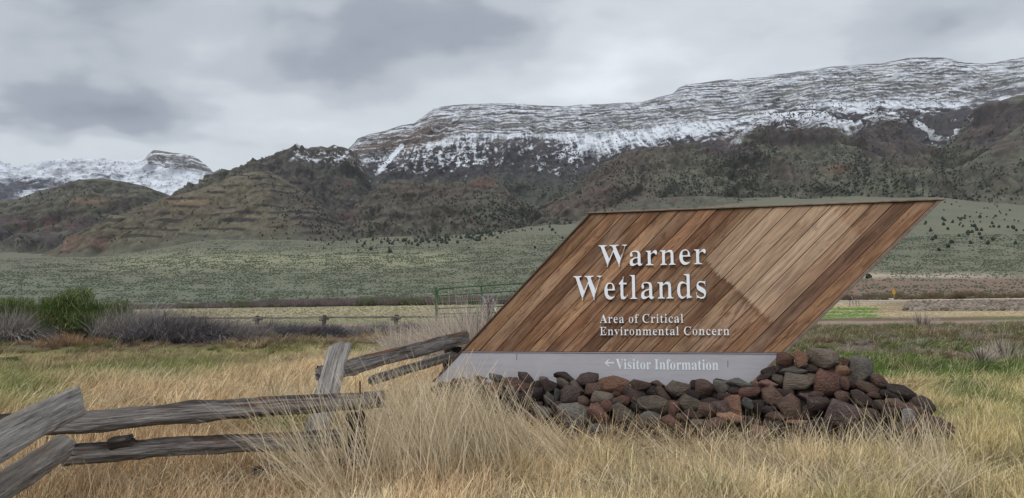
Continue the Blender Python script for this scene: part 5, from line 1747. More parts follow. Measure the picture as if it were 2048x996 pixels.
r = np.random.default_rng(406)
n = 120000
px = r.uniform(-60, 2110, n)
py = 470 + (606 - 470) * r.random(n)
keep = (py > pl(FOOT, px) + 2) | ((px > 1700) & (py > 400))
nn_ = fbm(px / 60, py / 9, 3, 320)
px, py, nn_ = px[keep], py[keep], nn_[keep]
q, ok = fan_points(px, py)
ok &= q[:, 1] > 178
q, px, py, nn_ = q[ok], px[ok], py[ok], nn_[ok]
k = r.random(len(q)) < np.clip(0.62 + 1.5 * nn_ + 0.7 * fbm(q[:, 0] / 45, q[:, 1] / 45, 3, 327), 0.1, 1) * np.where((px > 1680) & (py > 553), 0.30, 1.0) * np.where((px > 1680) & (py > 545) & (py <= 553), 0.4, 1.0)
q, px, py = q[k], px[k], py[k]
n = len(q)
sc = r.uniform(0.6, 1.3, n) * np.clip(q[:, 1] / 620, 0.62, 1.9)
C = mixc(np.tile(lin(92, 98, 82), (n, 1)), lin(70, 77, 65), r.random(n))
C = mixc(C, lin(120, 122, 102), (r.random(n) < 0.3) * 0.9)
o = scatter('sagebrush', q, np.stack([np.zeros(n), np.zeros(n), r.uniform(0, 6, n)], -1), np.stack([sc * 1.3, sc, sc * 0.9], -1), r.integers(0, 4, n), C, [(m_, M_sage) for m_ in SAGE_SRC])
tag(o, 'grey green sagebrush covering the long slope below the mountains', 'sagebrush', kind='stuff')

# willow line
r = np.random.default_rng(407)
n = 2600
px = r.uniform(-60, 1120, n)
Y = r.uniform(165, 240, n)
q = P(px, np.full(n, 600.0), Y)
q[:, 2] = gz(q[:, 0], q[:, 1])
WSRC = [blade_mesh('willow_clump', 60, 2.0, 0.8, 0.4, 0.4, 0.07, 2, 280 + i) for i in range(3)]
C = mixc(np.tile(lin(126, 110, 112), (n, 1)), lin(98, 102, 76), sst(-0.1, 0.3, fbm(px / 60, Y / 40, 2, 321))) * r.uniform(0.7, 1.15, n)[:, None]
sc = r.uniform(0.35, 0.85, n) * (0.6 + 0.5 * sst(380, 640, px))
o = scatter('bare_willow_thicket', q, np.stack([np.zeros(n), np.zeros(n), r.uniform(0, 6, n)], -1), np.stack([sc, sc, sc], -1), r.integers(0, 3, n), C, [(m_, M_brush) for m_ in WSRC])
tag(o, 'low purple grey line of bare willows at the foot of the sage slope', 'brush', kind='stuff')
r = np.random.default_rng(409)
n = 700
px = r.uniform(1640, 2130, n)
Y = r.uniform(172, 215, n)
q = P(px, np.full(n, 600.0), Y)
q[:, 2] = gz(q[:, 0], q[:, 1])
C = mixc(np.tile(lin(120, 112, 84), (n, 1)), lin(110, 92, 84), r.random(n))
sc = r.uniform(0.15, 0.6, n) * (0.5 + 1.2 * sst(-.3, .4, fbm(px / 40, Y / 30, 2, 325)))
o = scatter('roadside_brush', q, np.stack([np.zeros(n), np.zeros(n), r.uniform(0, 6, n)], -1), np.stack([sc, sc, sc], -1), r.integers(0, 3, n), C, [(m_, M_brush) for m_ in WSRC])
tag(o, 'low olive and brown brush along the far side of the gravel road', 'brush', kind='stuff')

# gravel heap of broken stone beside the road, right
r = np.random.default_rng(410)
n = 5000
px = r.uniform(1815, 2130, n)
Y = r.uniform(66, 126, n)
py_ = r.uniform(602, 622, n)
q = pix_ground(px, py_)
k = (q[:, 1] < 130)
q = q[k]
n = len(q)
C = mixc(np.tile(lin(142, 132, 120), (n, 1)), lin(92, 82, 74), r.random(n))
sc = r.uniform(0.25, 0.7, n)
o = scatter('broken_stone', q, r.uniform(0, 6, (n, 3)), np.stack([sc, sc, sc], -1), r.integers(0, 4, n), C, [(m_, M_sage) for m_ in SAGE_SRC])
tag(o, 'rough grey broken stone beside the gravel road on the right', 'gravel', kind='stuff')

# ---- tall reed stalks in front of the fence and the pile's left end --------------------------------
r = np.random.default_rng(408)
RV = []
REED = [  # px, base py, half width px, count, height m, lean x mean, lean spread, curl
    (700, 985, 50, 170, 0.95, -0.10, 0.28, 0.25), (770, 990, 60, 300, 1.05, -0.04, 0.22, 0.25), (860, 985, 70, 520, 1.10, -0.06, 0.16, 0.3), (930, 965, 60, 520, 1.00, -0.12, 0.16, 0.3),
    (1000, 960, 60, 420, 0.92, -0.28, 0.16, 0.25), (1075, 950, 60, 330, 0.82, -0.52, 0.16, 0.2), (1150, 945, 50, 170, 0.75, -0.72, 0.16, 0.2),
    (640, 1010, 60, 110, 0.95, -0.45, 0.2, 0.2), (700, 1030, 60, 130, 1.05, -0.75, 0.2, 0.15), (880, 905, 60, 340, 0.78, 0.02, 0.2, 0.3), (800, 905, 60, 240, 0.78, 0.05, 0.22, 0.3), (720, 900, 60, 120, 0.7, 0.02, 0.25, 0.3),
    (820, 850, 90, 330, 0.62, 0.05, 0.25, 0.3), (930, 850, 50, 260, 0.60, 0.0, 0.2, 0.3), (770, 800, 90, 260, 0.55, 0.08, 0.2, 0.3), (880, 770, 60, 200, 0.55, 0.05, 0.2, 0.3),
    (1420, 960, 50, 60, 0.7, -0.85, 0.12, 0.1), (1330, 930, 60, 50, 0.5, -0.8, 0.15, 0.1), (1530, 960, 60, 90, 0.55, -0.6, 0.25, 0.2), (1640, 930, 60, 120, 0.5, 0.0, 0.25, 0.2), (1790, 940, 60, 150, 0.62, 0.0, 0.22, 0.25), (1860, 930, 40, 90, 0.55, 0.05, 0.2, 0.25),
    (1650, 1010, 80, 200, 0.42, -0.1, 0.45, 0.7), (1790, 1000, 80, 240, 0.46, 0.1, 0.45, 0.7), (1880, 1010, 60, 160, 0.45, 0.2, 0.4, 0.6), (1250, 1010, 90, 110, 0.42, -0.5, 0.4, 0.5), (1480, 1010, 90, 130, 0.42, -0.4, 0.45, 0.5), (1120, 905, 50, 60, 0.40, -0.3, 0.25, 0.3), (1700, 905, 60, 70, 0.38, 0.0, 0.25, 0.3), (480, 1010, 110, 160, 0.42, 0.3, 0.5, 0.7), (300, 1010, 90, 120, 0.40, 0.3, 0.5, 0.7),
    (60, 1000, 90, 200, 0.42, 0.12, 0.25, 0.5), (230, 1000, 60, 110, 0.4, 0.1, 0.3, 0.5), (1880, 980, 60, 90, 0.75, -0.1, 0.2, 0.3)]
for bx, by, hw, cnt, hh, lx, ls, cl in REED:
    cnt = int(cnt * 0.62)
    ls = ls * 1.25
    px = r.normal(bx, hw * 0.55, cnt)
    py = by + r.normal(0, 12, cnt)
    g_ = pix_ground(px, np.minimum(py, 1060))
    H = hh * r.uniform(0.55, 1.1, cnt)
    dx = r.normal(lx, ls, cnt)
    dy = r.normal(0, 0.18, cnt)
    cu = cl * r.uniform(0, 1.6, cnt) * np.sign(dx + 1e-3)
    wd = r.uniform(0.0045, 0.0095, cnt)
    wa = r.normal(0, 0.5, cnt)
    rows_ = []
    for k in range(6):
        t = k / 5
        x = g_[:, 0] + H * (dx * t + cu * t ** 3 * 0.5)
        y = g_[:, 1] + H * (dy * t)
        z = g_[:, 2] - 0.02 + H * (t - 0.20 * t * t * (dx * dx))
        w = wd * (1 - 0.7 * t) * 0.5
        rows_.append(np.stack([x - np.cos(wa) * w, y - np.sin(wa) * w, z], -1))
        rows_.append(np.stack([x + np.cos(wa) * w, y + np.sin(wa) * w, z], -1))
    V = np.stack(rows_, 1)
    b_ = (np.arange(cnt) * 12)[:, None]
    F = np.concatenate([b_ + np.array([[2 * k, 2 * k + 1, 2 * k + 3, 2 * k + 2]]) for k in range(5)], 0)
    sh = np.repeat(r.random(cnt)[:, None], 12, 1)
    T = np.tile(np.repeat(np.arange(6) / 5, 2)[None], (cnt, 1))
    RV.append((V.reshape(-1, 3), F, np.stack([sh, T], -1).reshape(-1, 2)))
V, F, s = merge(RV)
me = mesh_np('tall_reed_grass', V, F)
set_f(me, 'shade', s[:, 0])
set_f(me, 'along', s[:, 1])
o = add('tall_reed_grass', me, leaf_mat('reed_stalks', lin(206, 190, 160), lin(216, 204, 186), base_dark=(0.80, 0.68, 0.52), tip=(1.08, 1.07, 1.05), trans=0.12, vlo=0.5, vhi=1.25))
tag(o, 'tall thin pale reed stalks leaning in front of the fence and the stone pile', 'reeds', kind='stuff')

# ---- junipers --------------------------------------------------------------------------------------
M_jun = simple_mat('juniper_foliage', lin(46, 54, 42), 0.95, 0.4, 0.6)
M_trunk = simple_mat('juniper_trunk', lin(78, 66, 58), 0.9, 0.2, 2.0)


def juniper(seed, detail=2):
    detail = max(detail, 1)
    r = np.random.default_rng(seed)
    V, F = ico(detail)
    V = V.copy()
    n = np.array([0.7 * pn(v[0] * 2.0 + seed, v[1] * 2.0 + v[2] * 2.6, seed % 9) + 0.2 * r.uniform(-1, 1) for v in V])
    V = V * (1 + n)[:, None]
    t = (V[:, 2] + 1.2) / 2.4
    V[:, :2] *= (1.22 - 0.75 * np.clip(t, 0, 1))[:, None]
    V = V * np.array((0.50, 0.50, 0.52)) + np.array((0, 0, 0.50))
    return V, F


jv = [juniper(600 + i) for i in range(5)]
jlow = [juniper(620 + i, 0) for i in range(5)]
jme = [mesh_np('crown', V, F, False) for V, F in jv]
for m_ in jme:
    m_.materials.append(M_jun)
import bmesh
bm = bmesh.new()
bmesh.ops.create_cone(bm, cap_ends=False, segments=6, radius1=0.05, radius2=0.025, depth=0.3)
bmesh.ops.translate(bm, verts=bm.verts, vec=(0, 0, 0.12))
tme = bpy.data.meshes.new('trunk')
bm.to_mesh(tme)
bm.free()
tme.materials.append(M_trunk)
# ------------------------------------------------------------------ junipers on the hills
def col_points(layer_name, px, py):
    """points of a height sheet nearest to the wanted pixels, front side only"""
    A = LAYERS[layer_name]
    nr, nc = A.shape[:2]
    fx, fy = project(A.reshape(-1, 3))
    fx, fy = fx.reshape(nr, nc), fy.reshape(nr, nc)
    ci = np.argmin(np.abs(fx[nr // 2][None, :] - px[:, None]), 1)
    run = np.minimum.accumulate(fy, 0)                     # highest so far: what is in front hides the rest
    out = np.zeros((len(px), 3))
    ok = np.zeros(len(px), bool)
    for i, (c, y) in enumerate(zip(ci, py)):
        col = run[:, c]
        if col[0] > y >= col[-1]:
            j = int(np.searchsorted(-col, -y))
            out[i] = A[min(j, nr - 1), c]
            ok[i] = True
    return out, ok


r = np.random.default_rng(701)
TP, TPX = [], []


def trees(lname, n, x0, x1, y0, y1, h0=3.5, h1=6.5, blob=None, clump=0.5):
    if blob:
        px = r.normal(blob[0], blob[2], n)
        py = r.normal(blob[1], blob[3], n)
        if len(blob) > 4:
            py = py + (px - blob[0]) * blob[4]
    else:
        px = r.uniform(x0, x1, n)
        py = r.uniform(y0, y1, n)
        k = fbm(px / 45, py / 28, 3, 702) + clump * r.uniform(-0.3, 0.6, n) > 0.02
        px, py = px[k], py[k]
    if lname == 'ground':
        p, ok = fan_points(px, py)
    else:
        p, ok = col_points(lname, px, py)
    p = p[ok]
    if len(p):
        TP.append(np.concatenate([p, 0.9 * (h0 + (h1 - h0) * r.random(len(p)) ** 1.6)[:, None]], 1))


trees('ground', 330, 0, 0, 0, 0, 5, 10, (930, 468, 85, 8, -0.12))
trees('ground', 60, 0, 0, 0, 0, 5, 9, (1010, 450, 70, 9, -0.12))
trees('ground', 60, 0, 0, 0, 0, 4, 8, (780, 474, 60, 7, -0.05))
trees('ground', 50, 0, 0, 0, 0, 4, 6, (1960, 450, 60, 30))
trees('ground', 60, 1850, 2090, 405, 470, 4, 7)
trees('ground', 25, 620, 1150, 470, 500, 4, 6)
trees('middle_hill', 1500, 740, 1240, 362, 480, 4, 8)
trees('middle_hill', 600, 0, 0, 0, 0, 5, 9, (1040, 425, 80, 18, -0.2))
trees('middle_hill', 400, 0, 0, 0, 0, 5, 8, (1130, 385, 50, 12))
trees('middle_hill', 160, 0, 0, 0, 0, 4, 7, (720, 450, 25, 22))
trees('escarpment', 3400, 740, 1260, 300, 440, 5, 9, None, 0.8)
trees('escarpment', 420, 860, 1500, 268, 320, 4, 7)
trees('escarpment', 160, 1500, 2090, 140, 215, 5, 8)
trees('escarpment', 240, 1500, 2090, 206, 250, 5, 9)
trees('dark_hill', 2000, 380, 790, 300, 480, 5, 8, None, 0.9)
trees('left_hill', 800, -20, 400, 362, 510, 5, 8, None, 0.5)
trees('terraced_hill', 520, 120, 740, 350, 490, 4, 7, None, 0.3)
trees('terraced_hill', 260, 0, 0, 0, 0, 5, 8, (640, 430, 50, 30, 0.4))
trees('right_foothills', 4200, 1100, 2090, 235, 420, 4, 8, None, 0.45)
for b_ in ((1385, 372, 60, 12, 0.15), (1500, 355, 22, 26, 0.3), (1530, 300, 18, 25, 0.2), (1745, 362, 40, 14, 0.2), (1720, 330, 20, 20), (1880, 330, 14, 30, 0.5), (1300, 390, 60, 9), (1650, 385, 60, 9), (1900, 400, 60, 12), (1600, 228, 70, 5), (1830, 240, 30, 14), (1250, 350, 40, 16), (1450, 330, 50, 14)):
    trees('right_foothills', 150, 0, 0, 0, 0, 5, 9, b_)
trees('low_green_hill', 110, 1150, 1640, 396, 425, 4, 7)
trees('right_green_spur', 420, 1860, 2090, 250, 420, 4, 7)
trees('snowy_mountain', 420, -20, 430, 318, 385, 7, 12, None, 0.8)
TP = np.concatenate(TP)
TP = TP[np.argsort(TP[:, 1] / TP[:, 3])]                   # those that show largest first
near_t, far_t = TP[:290], TP[290:]
def tree_label(x, y, z, h_):
    px, py = (float(v) for v in project(np.array((x, y, z))))
    size = 'large' if h_ > 7.2 else ('middle-sized' if h_ > 5.6 else 'small')
    if px < 640:
        w = 'on the terraced hill at the left'
    elif px < 820:
        w = 'at the foot of the dark canyon'
    elif px < 900:
        w = 'in the tree belt above the slope, left of its thickest clump'
    elif px < 1000:
        w = 'in the thickest clump of the belt above the slope'
    elif px < 1100:
        w = 'above the sage slope just left of the sign'
    elif px < 1250:
        w = "above the upper left corner of the sign"
    elif px < 1640:
        w = "above the middle of the sign's top edge"
    elif px < 1860:
        w = "above the right end of the sign's top edge"
    else:
        w = 'beside the pointed right tip of the sign' if py > 400 else 'on the green spur above the tip of the sign'
    return size + ' dark juniper ' + w, 'junipers ' + w


for i, (x, y, z, h_) in enumerate(near_t):
    side = 0
    lb_, gr_ = tree_label(x, y, z, h_)
    t = empty('juniper_tree', (x, y, z - 0.1), lb_, 'tree', gr_, rz=float(r.uniform(0, 6)))
    t.scale = (h_ * r.uniform(0.85, 1.2), h_ * r.uniform(0.85, 1.2), h_)
    for nm, m_ in (('crown', jme[i % 5]), ('trunk', tme)):
        c_ = bpy.data.objects.new(nm, m_)
        COL.objects.link(c_)
        c_.parent = t
V5, F5 = [q[0] for q in jlow], jlow[0][1]
n = len(far_t)
vi = r.integers(0, 5, n)
base = np.array(V5)[vi]
a = r.uniform(0, 6.28, n)
ca, sa = np.cos(a)[:, None], np.sin(a)[:, None]
hs = far_t[:, 3][:, None]
Vt = np.stack([(base[..., 0] * ca - base[..., 1] * sa) * hs * 1.0, (base[..., 0] * sa + base[..., 1] * ca) * hs, base[..., 2] * hs], -1) + far_t[:, None, :3]
nv = Vt.shape[1]
Ft = (F5[None] + (np.arange(n) * nv)[:, None, None]).reshape(-1, 3)
me = mesh_np('juniper_woodland', Vt.reshape(-1, 3), Ft, False)
o = add('juniper_woodland', me, M_jun)
tag(o, 'thousands of small dark junipers scattered over the mountain sides', 'trees', kind='stuff')
print('trees', len(TP))
q = pix_ground(1737, 560)
q, ok = fan_points(np.array([1737.0]), np.array([558.0]))
t = empty('juniper_tree', tuple(q[0]), 'small lone green tree on the pale bank just right of the sign edge', 'tree')
t.scale = (3.0, 3.0, 2.6)
for nm, m_ in (('crown', jme[2]), ('trunk', tme)):
    c_ = bpy.data.objects.new(nm, m_)
    COL.objects.link(c_)
    c_.parent = t


# ------------------------------------------------------------------ weathered timber
def timber_mat(name, face, dark, rust, rust_lo=0.62):
    m, N, b = new_mat(name, 0.88)
    oi = N.n('ShaderNodeObjectInfo')
    tco = N.vmath('ADD', N.n('ShaderNodeTexCoord').outputs['Object'], N.vmath('SCALE', oi.outputs['Location'], 5.0))
    g1 = N.noise(N.scale_vec(tco, (1.8, 38, 38)), 1.0, 6.0, 0.72, 0.5).outputs[0]
    g2 = N.noise(N.scale_vec(tco, (5.0, 90, 90)), 1.0, 4.0, 0.6, 0.3).outputs[0]
    bl = N.noise(N.scale_vec(tco, (1.6, 7, 7)), 1.0, 5.0, 0.65, 0.5).outputs[0]
    g = N.math('ADD', N.math('MULTIPLY', g1, 0.6), N.math('MULTIPLY', g2, 0.4))
    c = N.ramp(g, [(0.38, tuple(v * 0.22 for v in face)), (0.45, tuple(v * 0.72 for v in face)), (0.54, face), (0.64, tuple(min(1, v * 1.5) for v in face))])
    c = N.mix(N.ramp(bl, [(0.52, 0.0), (0.68, 0.8)]), c, dark)
    # the upper arris is charred brown where the split bark side shows
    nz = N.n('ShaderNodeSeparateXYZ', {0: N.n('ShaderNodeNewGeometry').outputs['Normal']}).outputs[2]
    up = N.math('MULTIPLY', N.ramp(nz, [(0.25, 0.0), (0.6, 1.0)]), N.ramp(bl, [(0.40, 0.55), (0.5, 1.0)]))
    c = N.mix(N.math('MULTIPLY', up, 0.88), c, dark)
    rs = N.noise(N.scale_vec(tco, (2.6, 18, 18), (4, 2, 1)), 1.0, 4.0, 0.6, 0.5).outputs[0]
    c = N.mix(N.math('MULTIPLY', up, N.ramp(rs, [(rust_lo - 0.06, 0.0), (rust_lo + 0.04, 0.9)])), c, rust)
    bp = N.n('ShaderNodeBump', {'Strength': 1.0, 'Distance': 0.03, 'Height': g})
    N.link(bp.outputs[0], b.inputs['Normal'])
    N.link(c, b.inputs['Base Color'])
    return m


M_tim = timber_mat('weathered_rail', lin(146, 140, 136), lin(48, 41, 38), lin(104, 66, 44), 0.60)
M_timl = timber_mat('silver_slab', lin(166, 161, 156), lin(110, 102, 94), lin(110, 80, 60), 0.66)
M_timd = timber_mat('dark_post', lin(92, 86, 84), lin(40, 34, 32), lin(80, 52, 38), 0.64)

M_timk = timber_mat('charred_post', lin(58, 52, 50), lin(26, 22, 21), lin(60, 42, 34), 0.66)


def rail(name, a, b, w, d, mat, parent, seed, knots=(), pw=5.0, bow=0.0, taper=1.0, rough=1.0, label=None, nseg=90, roll=0.0, cut=0.0, square=False, wob=1.0):
    """split timber from a to b; w is its height, d its depth"""
    a, b = np.asarray(a, float), np.asarray(b, float)
    L = np.linalg.norm(b - a)
    r = np.random.default_rng(seed)
    nr = 44
    al = np.arange(nr) / nr * 2 * np.pi
    npl = 5
    base_a = np.arange(npl) / npl * 2 * np.pi + r.uniform(-0.35, 0.35, npl)
    di = r.uniform(0.78, 1.0, npl)
    if square:
        npl = 4
        base_a = np.arange(4) * np.pi / 2 + r.uniform(-0.06, 0.06, 4)
        di = np.ones(4)
    cs = (np.maximum(np.cos(al[:, None] - base_a[None]), 0) / di) ** pw
    rad = cs.sum(1) ** (-1 / pw)
    V = []
    for i in range(nseg + 1):
        t = i / nseg
        x = t * L
        sc = 1 + (taper - 1) * t
        n1 = np.array([fbm(np.array(x * 1.3), np.array(seed * 3.1 + math.cos(q) * 0.8 + 5 + math.sin(q)), 3, seed % 40) for q in al]) if False else fbm(x * 1.3 + np.zeros(nr), seed * 3.1 + np.cos(al) * 0.8 + np.sin(al) * 1.3, 3, seed % 40)
        n2 = fbm(x * 2.2 + np.zeros(nr), seed * 1.7 + al * 4.2, 3, seed % 31 + 3)
        n3 = fbm(x * 12 + np.zeros(nr), seed * 0.7 + al * 3.0, 2, seed % 29 + 5)
        n4 = fbm(x * 1.1 + np.zeros(nr), seed * 0.9 + al * 7.0, 2, seed % 23 + 7)
        n5 = fbm(x * 26 + np.zeros(nr), seed + al * 2.0, 2, seed % 19 + 7)
        rr = rad * sc * (1 + rough * (0.20 * n1 + 0.12 * n2 + 0.06 * n3 - 0.30 * np.maximum(np.abs(n4) * -4 + 0.55, 0) + 0.03 * n5))
        for kt, kang, ks, kh in knots:
            rr = rr + kh * np.exp(-((t - kt) * L / ks) ** 2) * np.exp(-(np.angle(np.exp(1j * (al - kang))) / 0.8) ** 2)
        zz = np.sin(al) * rr * w / 2
        if label and 'leaning' in label and i > nseg - 6:
            rr = rr * np.where(np.cos(al) > 0, 1.0 - 0.16 * (i - nseg + 6) * 0.9, 1.0)
        yy = np.cos(al) * rr * d / 2
        zz = zz + bow * math.sin(math.pi * t) + w * 0.10 * wob * float(fbm(np.array(x * 0.9), np.array(seed * 2.3), 2, 8))
        xx = np.full(nr, x) + (cut * zz / w * (1 if i > nseg // 2 else 0)) * (i == nseg) + (i in (0, nseg)) * 0.03 * fbm(al * 2, np.full(nr, seed), 2, 9)
        V.append(np.stack([xx, yy, zz], -1))
    V = np.concatenate(V)
    F = []
    for i in range(nseg):
        j = np.arange(nr)
        F.append(np.stack([i * nr + j, i * nr + (j + 1) % nr, (i + 1) * nr + (j + 1) % nr, (i + 1) * nr + j], -1))
    F = np.concatenate(F)
    c0 = V[:nr].mean(0)
    c1 = V[-nr:].mean(0)
    V = np.concatenate([V, [c0 + (0.004, 0, 0), c1 - (0.004, 0, 0)]])
    n0 = len(V) - 2
    j = np.arange(nr)
    E0 = np.stack([np.full(nr, n0), (j + 1) % nr, j, j], -1)
    E1 = np.stack([np.full(nr, n0 + 1), nseg * nr + j, nseg * nr + (j + 1) % nr, nseg * nr + (j + 1) % nr], -1)
    me = bpy.data.meshes.new(name)
    me.from_pydata(V.tolist(), [], F.tolist() + E0[:, :3].tolist() + E1[:, :3].tolist())
    me.update()
    sm = np.ones(len(me.polygons), bool)
    sm[len(F):] = False
    me.polygons.foreach_set('use_smooth', sm)
    ob = add(name, me, mat, parent)
    X_ = (b - a) / L
    up = np.array((0, 0, 1.0))
    if abs(X_[2]) > 0.9:
        up = np.array((0, -1.0, 0))
    Y_ = np.cross(up, X_)
    Y_ /= np.linalg.norm(Y_)
    Z_ = np.cross(X_, Y_)
    if roll:
        Y_, Z_ = Y_ * math.cos(roll) + Z_ * math.sin(roll), Z_ * math.cos(roll) - Y_ * math.sin(roll)
    ob.matrix_world = Matrix(((X_[0], Y_[0], Z_[0], a[0]), (X_[1], Y_[1], Z_[1], a[1]), (X_[2], Y_[2], Z_[2], a[2]), (0, 0, 0, 1)))
    if label:
        ob['label'] = label
    return ob


fence = empty('split_rail_fence', (0, 0, 0), 'old zigzag fence of grey split logs crossing the foreground on the left', 'fence')
rail('rail', P(-190, 985, 4.2), P(148, 806, 6.0), 0.23, 0.15, M_timl, fence, 11, pw=12, rough=0.35, square=True, roll=-0.35, label='broad silver grey slab at the left edge', cut=0.06)
rail('rail', P(-150, 1075, 4.3), P(128, 893, 6.05), 0.15, 0.15, M_timl, fence, 12, pw=10, rough=0.5, square=True, roll=0.5)
rail('rail', P(80, 850, 6.25), P(768, 797, 7.1), 0.175, 0.16, M_tim, fence, 13, knots=((0.42, 1.2, 0.12, 0.25), (0.43, 4.9, 0.12, 0.22), (0.62, 1.5, 0.25, 0.12)), bow=0.01, rough=0.8, taper=0.95)
rail('rail', P(-60, 842, 6.5), P(95, 838, 6.45), 0.10, 0.12, M_timd, fence, 14)
rail('rail', P(125, 908, 6.35), P(680, 873, 7.0), 0.155, 0.15, M_tim, fence, 15, rough=0.9, bow=0.01)
rail('rail_stub', P(222, 888, 6.3), P(262, 880, 6.25), 0.10, 0.12, M_timd, fence, 16, nseg=20)
rail('rail', P(505, 950, 6.9), P(745, 925, 7.2), 0.13, 0.14, M_timd, fence, 17)
rail('slab_post', P(622, 905, 7.35), P(683, 684, 7.6), 0.10, 0.23, M_timl, fence, 18, pw=12, rough=0.5, square=True, taper=0.9, label='broad pale slab leaning over the crossing rails', roll=0.0)
rail('post', P(722, 960, 6.85), P(714, 826, 6.85), 0.16, 0.16, M_timk, fence, 19, nseg=40)
rail('post', P(655, 800, 7.8), P(640, 735, 8.0), 0.10, 0.12, M_timd, fence, 20, nseg=30)
rail('rail', P(640, 747, 7.9), P(932, 672, 10.6), 0.165, 0.15, M_tim, fence, 21, rough=0.8)
rail('rail', P(745, 762, 8.8), P(928, 704, 10.7), 0.12, 0.13, M_timl, fence, 22, rough=0.9)
rail('post', P(902, 760, 10.5), P(907, 694, 10.5), 0.22, 0.24, M_timk, fence, 23, nseg=40)
M_iron = simple_mat('rusty_iron', lin(78, 52, 42), 0.7, 0.3, 20)


def tube(name, a, b, rad, mat, parent, seg=8):
    a, b = Vector(a), Vector(b)
    bm = bmesh.new()
    L = (b - a).length
    bmesh.ops.create_cone(bm, cap_ends=True, segments=seg, radius1=rad, radius2=rad, depth=L)
    me = bpy.data.meshes.new(name)
    bm.to_mesh(me)
    bm.free()
    o = add(name, me, mat, parent)
    o.matrix_world = Matrix.Translation((a + b) / 2) @ (b - a).to_track_quat('Z', 'Y').to_matrix().to_4x4()
    return o


tube('iron_rod', P(721, 830, 7.15), P(720, 762, 7.15), 0.008, M_iron, fence)

# low pole fence beyond the dirt track
pf = empty('pole_fence', (0, 0, 0), 'long low fence of single poles on short log posts beyond the dirt track', 'fence')
posts = [(230, 640, 53), (385, 637, 52), (515, 639, 51), (648, 638, 50), (792, 634, 48.5), (930, 633, 47), (1060, 626, 46)]
hp = 0.42
tops_ = []
for i, (x, y, Y) in enumerate(posts):
    b_ = P(x, 640, Y)
    b_[2] = float(gz(b_[0], b_[1]))
    tops_.append(b_ + (0, 0, hp + 0.0))
    rail('post', b_ - (0.05, 0, 0.1), b_ + (0.03, 0, hp + 0.22), 0.26, 0.24, M_timd, pf, 40 + i, nseg=12)
    rail('cross_log', b_ + (-0.30, -0.14, hp - 0.06), b_ + (0.28, 0.16, hp + 0.0), 0.17, 0.17, M_tim, pf, 50 + i, nseg=8)
for i in range(len(posts) - 1):
    a_, c_ = tops_[i], tops_[i + 1]
    rail('pole', a_ + (-0.1, -0.05 + 0.16 * (i % 2), 0.10), c_ + (0.1, -0.05 + 0.16 * (i % 2), 0.10), 0.13, 0.13, M_tim, pf, 60 + i, pw=3, rough=0.5, bow=-0.03, nseg=30)
rail('pole', tops_[0] + (-8, 0.4, 0.08), tops_[0] + (0, 0, 0.1), 0.11, 0.11, M_tim, pf, 70, pw=3, nseg=20)

# green tube gate
M_gate = simple_mat('green_gate_paint', lin(62, 88, 62), 0.45, 0.15, 6)
gate = empty('tube_gate', tuple(P(875, 640, 27.5) * (1, 1, 0)), 'green steel tube gate seen between tall grass and the slanted sign edge', 'gate')
gy0, gy1 = 28.0, 26.0
bars = [(577, 566), (591.5, 581), (605.5, 598), (617, 611), (628, 623)]
inv = gate.matrix_world.inverted()


def gt(name, a, b, rad):
    o = tube(name, a, b, rad, M_gate, None, 10)
    m_ = o.matrix_world.copy()
    o.parent = gate
    o.location = (0, 0, 0)
    o.matrix_parent_inverse = Matrix.Translation(-Vector(gate.location))
    o.matrix_world = m_
    o.matrix_basis = m_
    return o


XR = 1160
for k, (yl, yr) in enumerate(bars):
    sl_ = (yr - yl) / (1045.0 - 880.0)
    a_ = P(880 if k == 0 else 875, yl, gy0)
    c_ = P(XR, yl + sl_ * (XR - 880), gy0 + (gy1 - gy0) * (XR - 880) / 165.0 * 0.55)
    gt('gate_bar', a_, c_, 0.024)
gt('gate_bar', P(880, 577, gy0), P(874.5, 582, gy0), 0.024)
gt('gate_upright', P(874.5, 581, gy0), P(874.5, 632, gy0), 0.026)
gt('gate_upright', P(963, 571.5, gy0 - 1.05 * 0.55), P(963, 626, gy0 - 1.05 * 0.55), 0.034)
pst = P(872, 640, gy0)
gt('gate_post', (pst[0], pst[1] + 0.06, -0.1), (pst[0], pst[1] + 0.06, P(872, 575, gy0)[2]), 0.032)

# yellow warning sign by the road
rs_ = P(1788, 592, 176.0)
rs_[2] = float(gz(rs_[0], rs_[1]))
ws = empty('road_sign', tuple(rs_), 'small yellow curve warning sign on a post beside the gravel road', 'sign')
M_yel = simple_mat('sign_yellow', lin(226, 168, 30), 0.5, 0.05, 2)
M_blk = simple_mat('sign_black', (0.02, 0.02, 0.02), 0.5, 0.1, 2)
M_pst = simple_mat('sign_post_wood', lin(176, 160, 132), 0.8, 0.15, 3)


def flat(name, poly, y, th_, mat, parent):
    bm = bmesh.new()
    vs = [bm.verts.new((x, y, z)) for x, z in poly]
    f = bm.faces.new(vs)
    ex = bmesh.ops.extrude_face_region(bm, geom=[f])
    bmesh.ops.translate(bm, verts=[v for v in ex['geom'] if isinstance(v, bmesh.types.BMVert)], vec=(0, th_, 0))
    bmesh.ops.recalc_face_normals(bm, faces=bm.faces)
    me = bpy.data.meshes.new(name)
    bm.to_mesh(me)
    bm.free()
    return add(name, me, mat, parent)


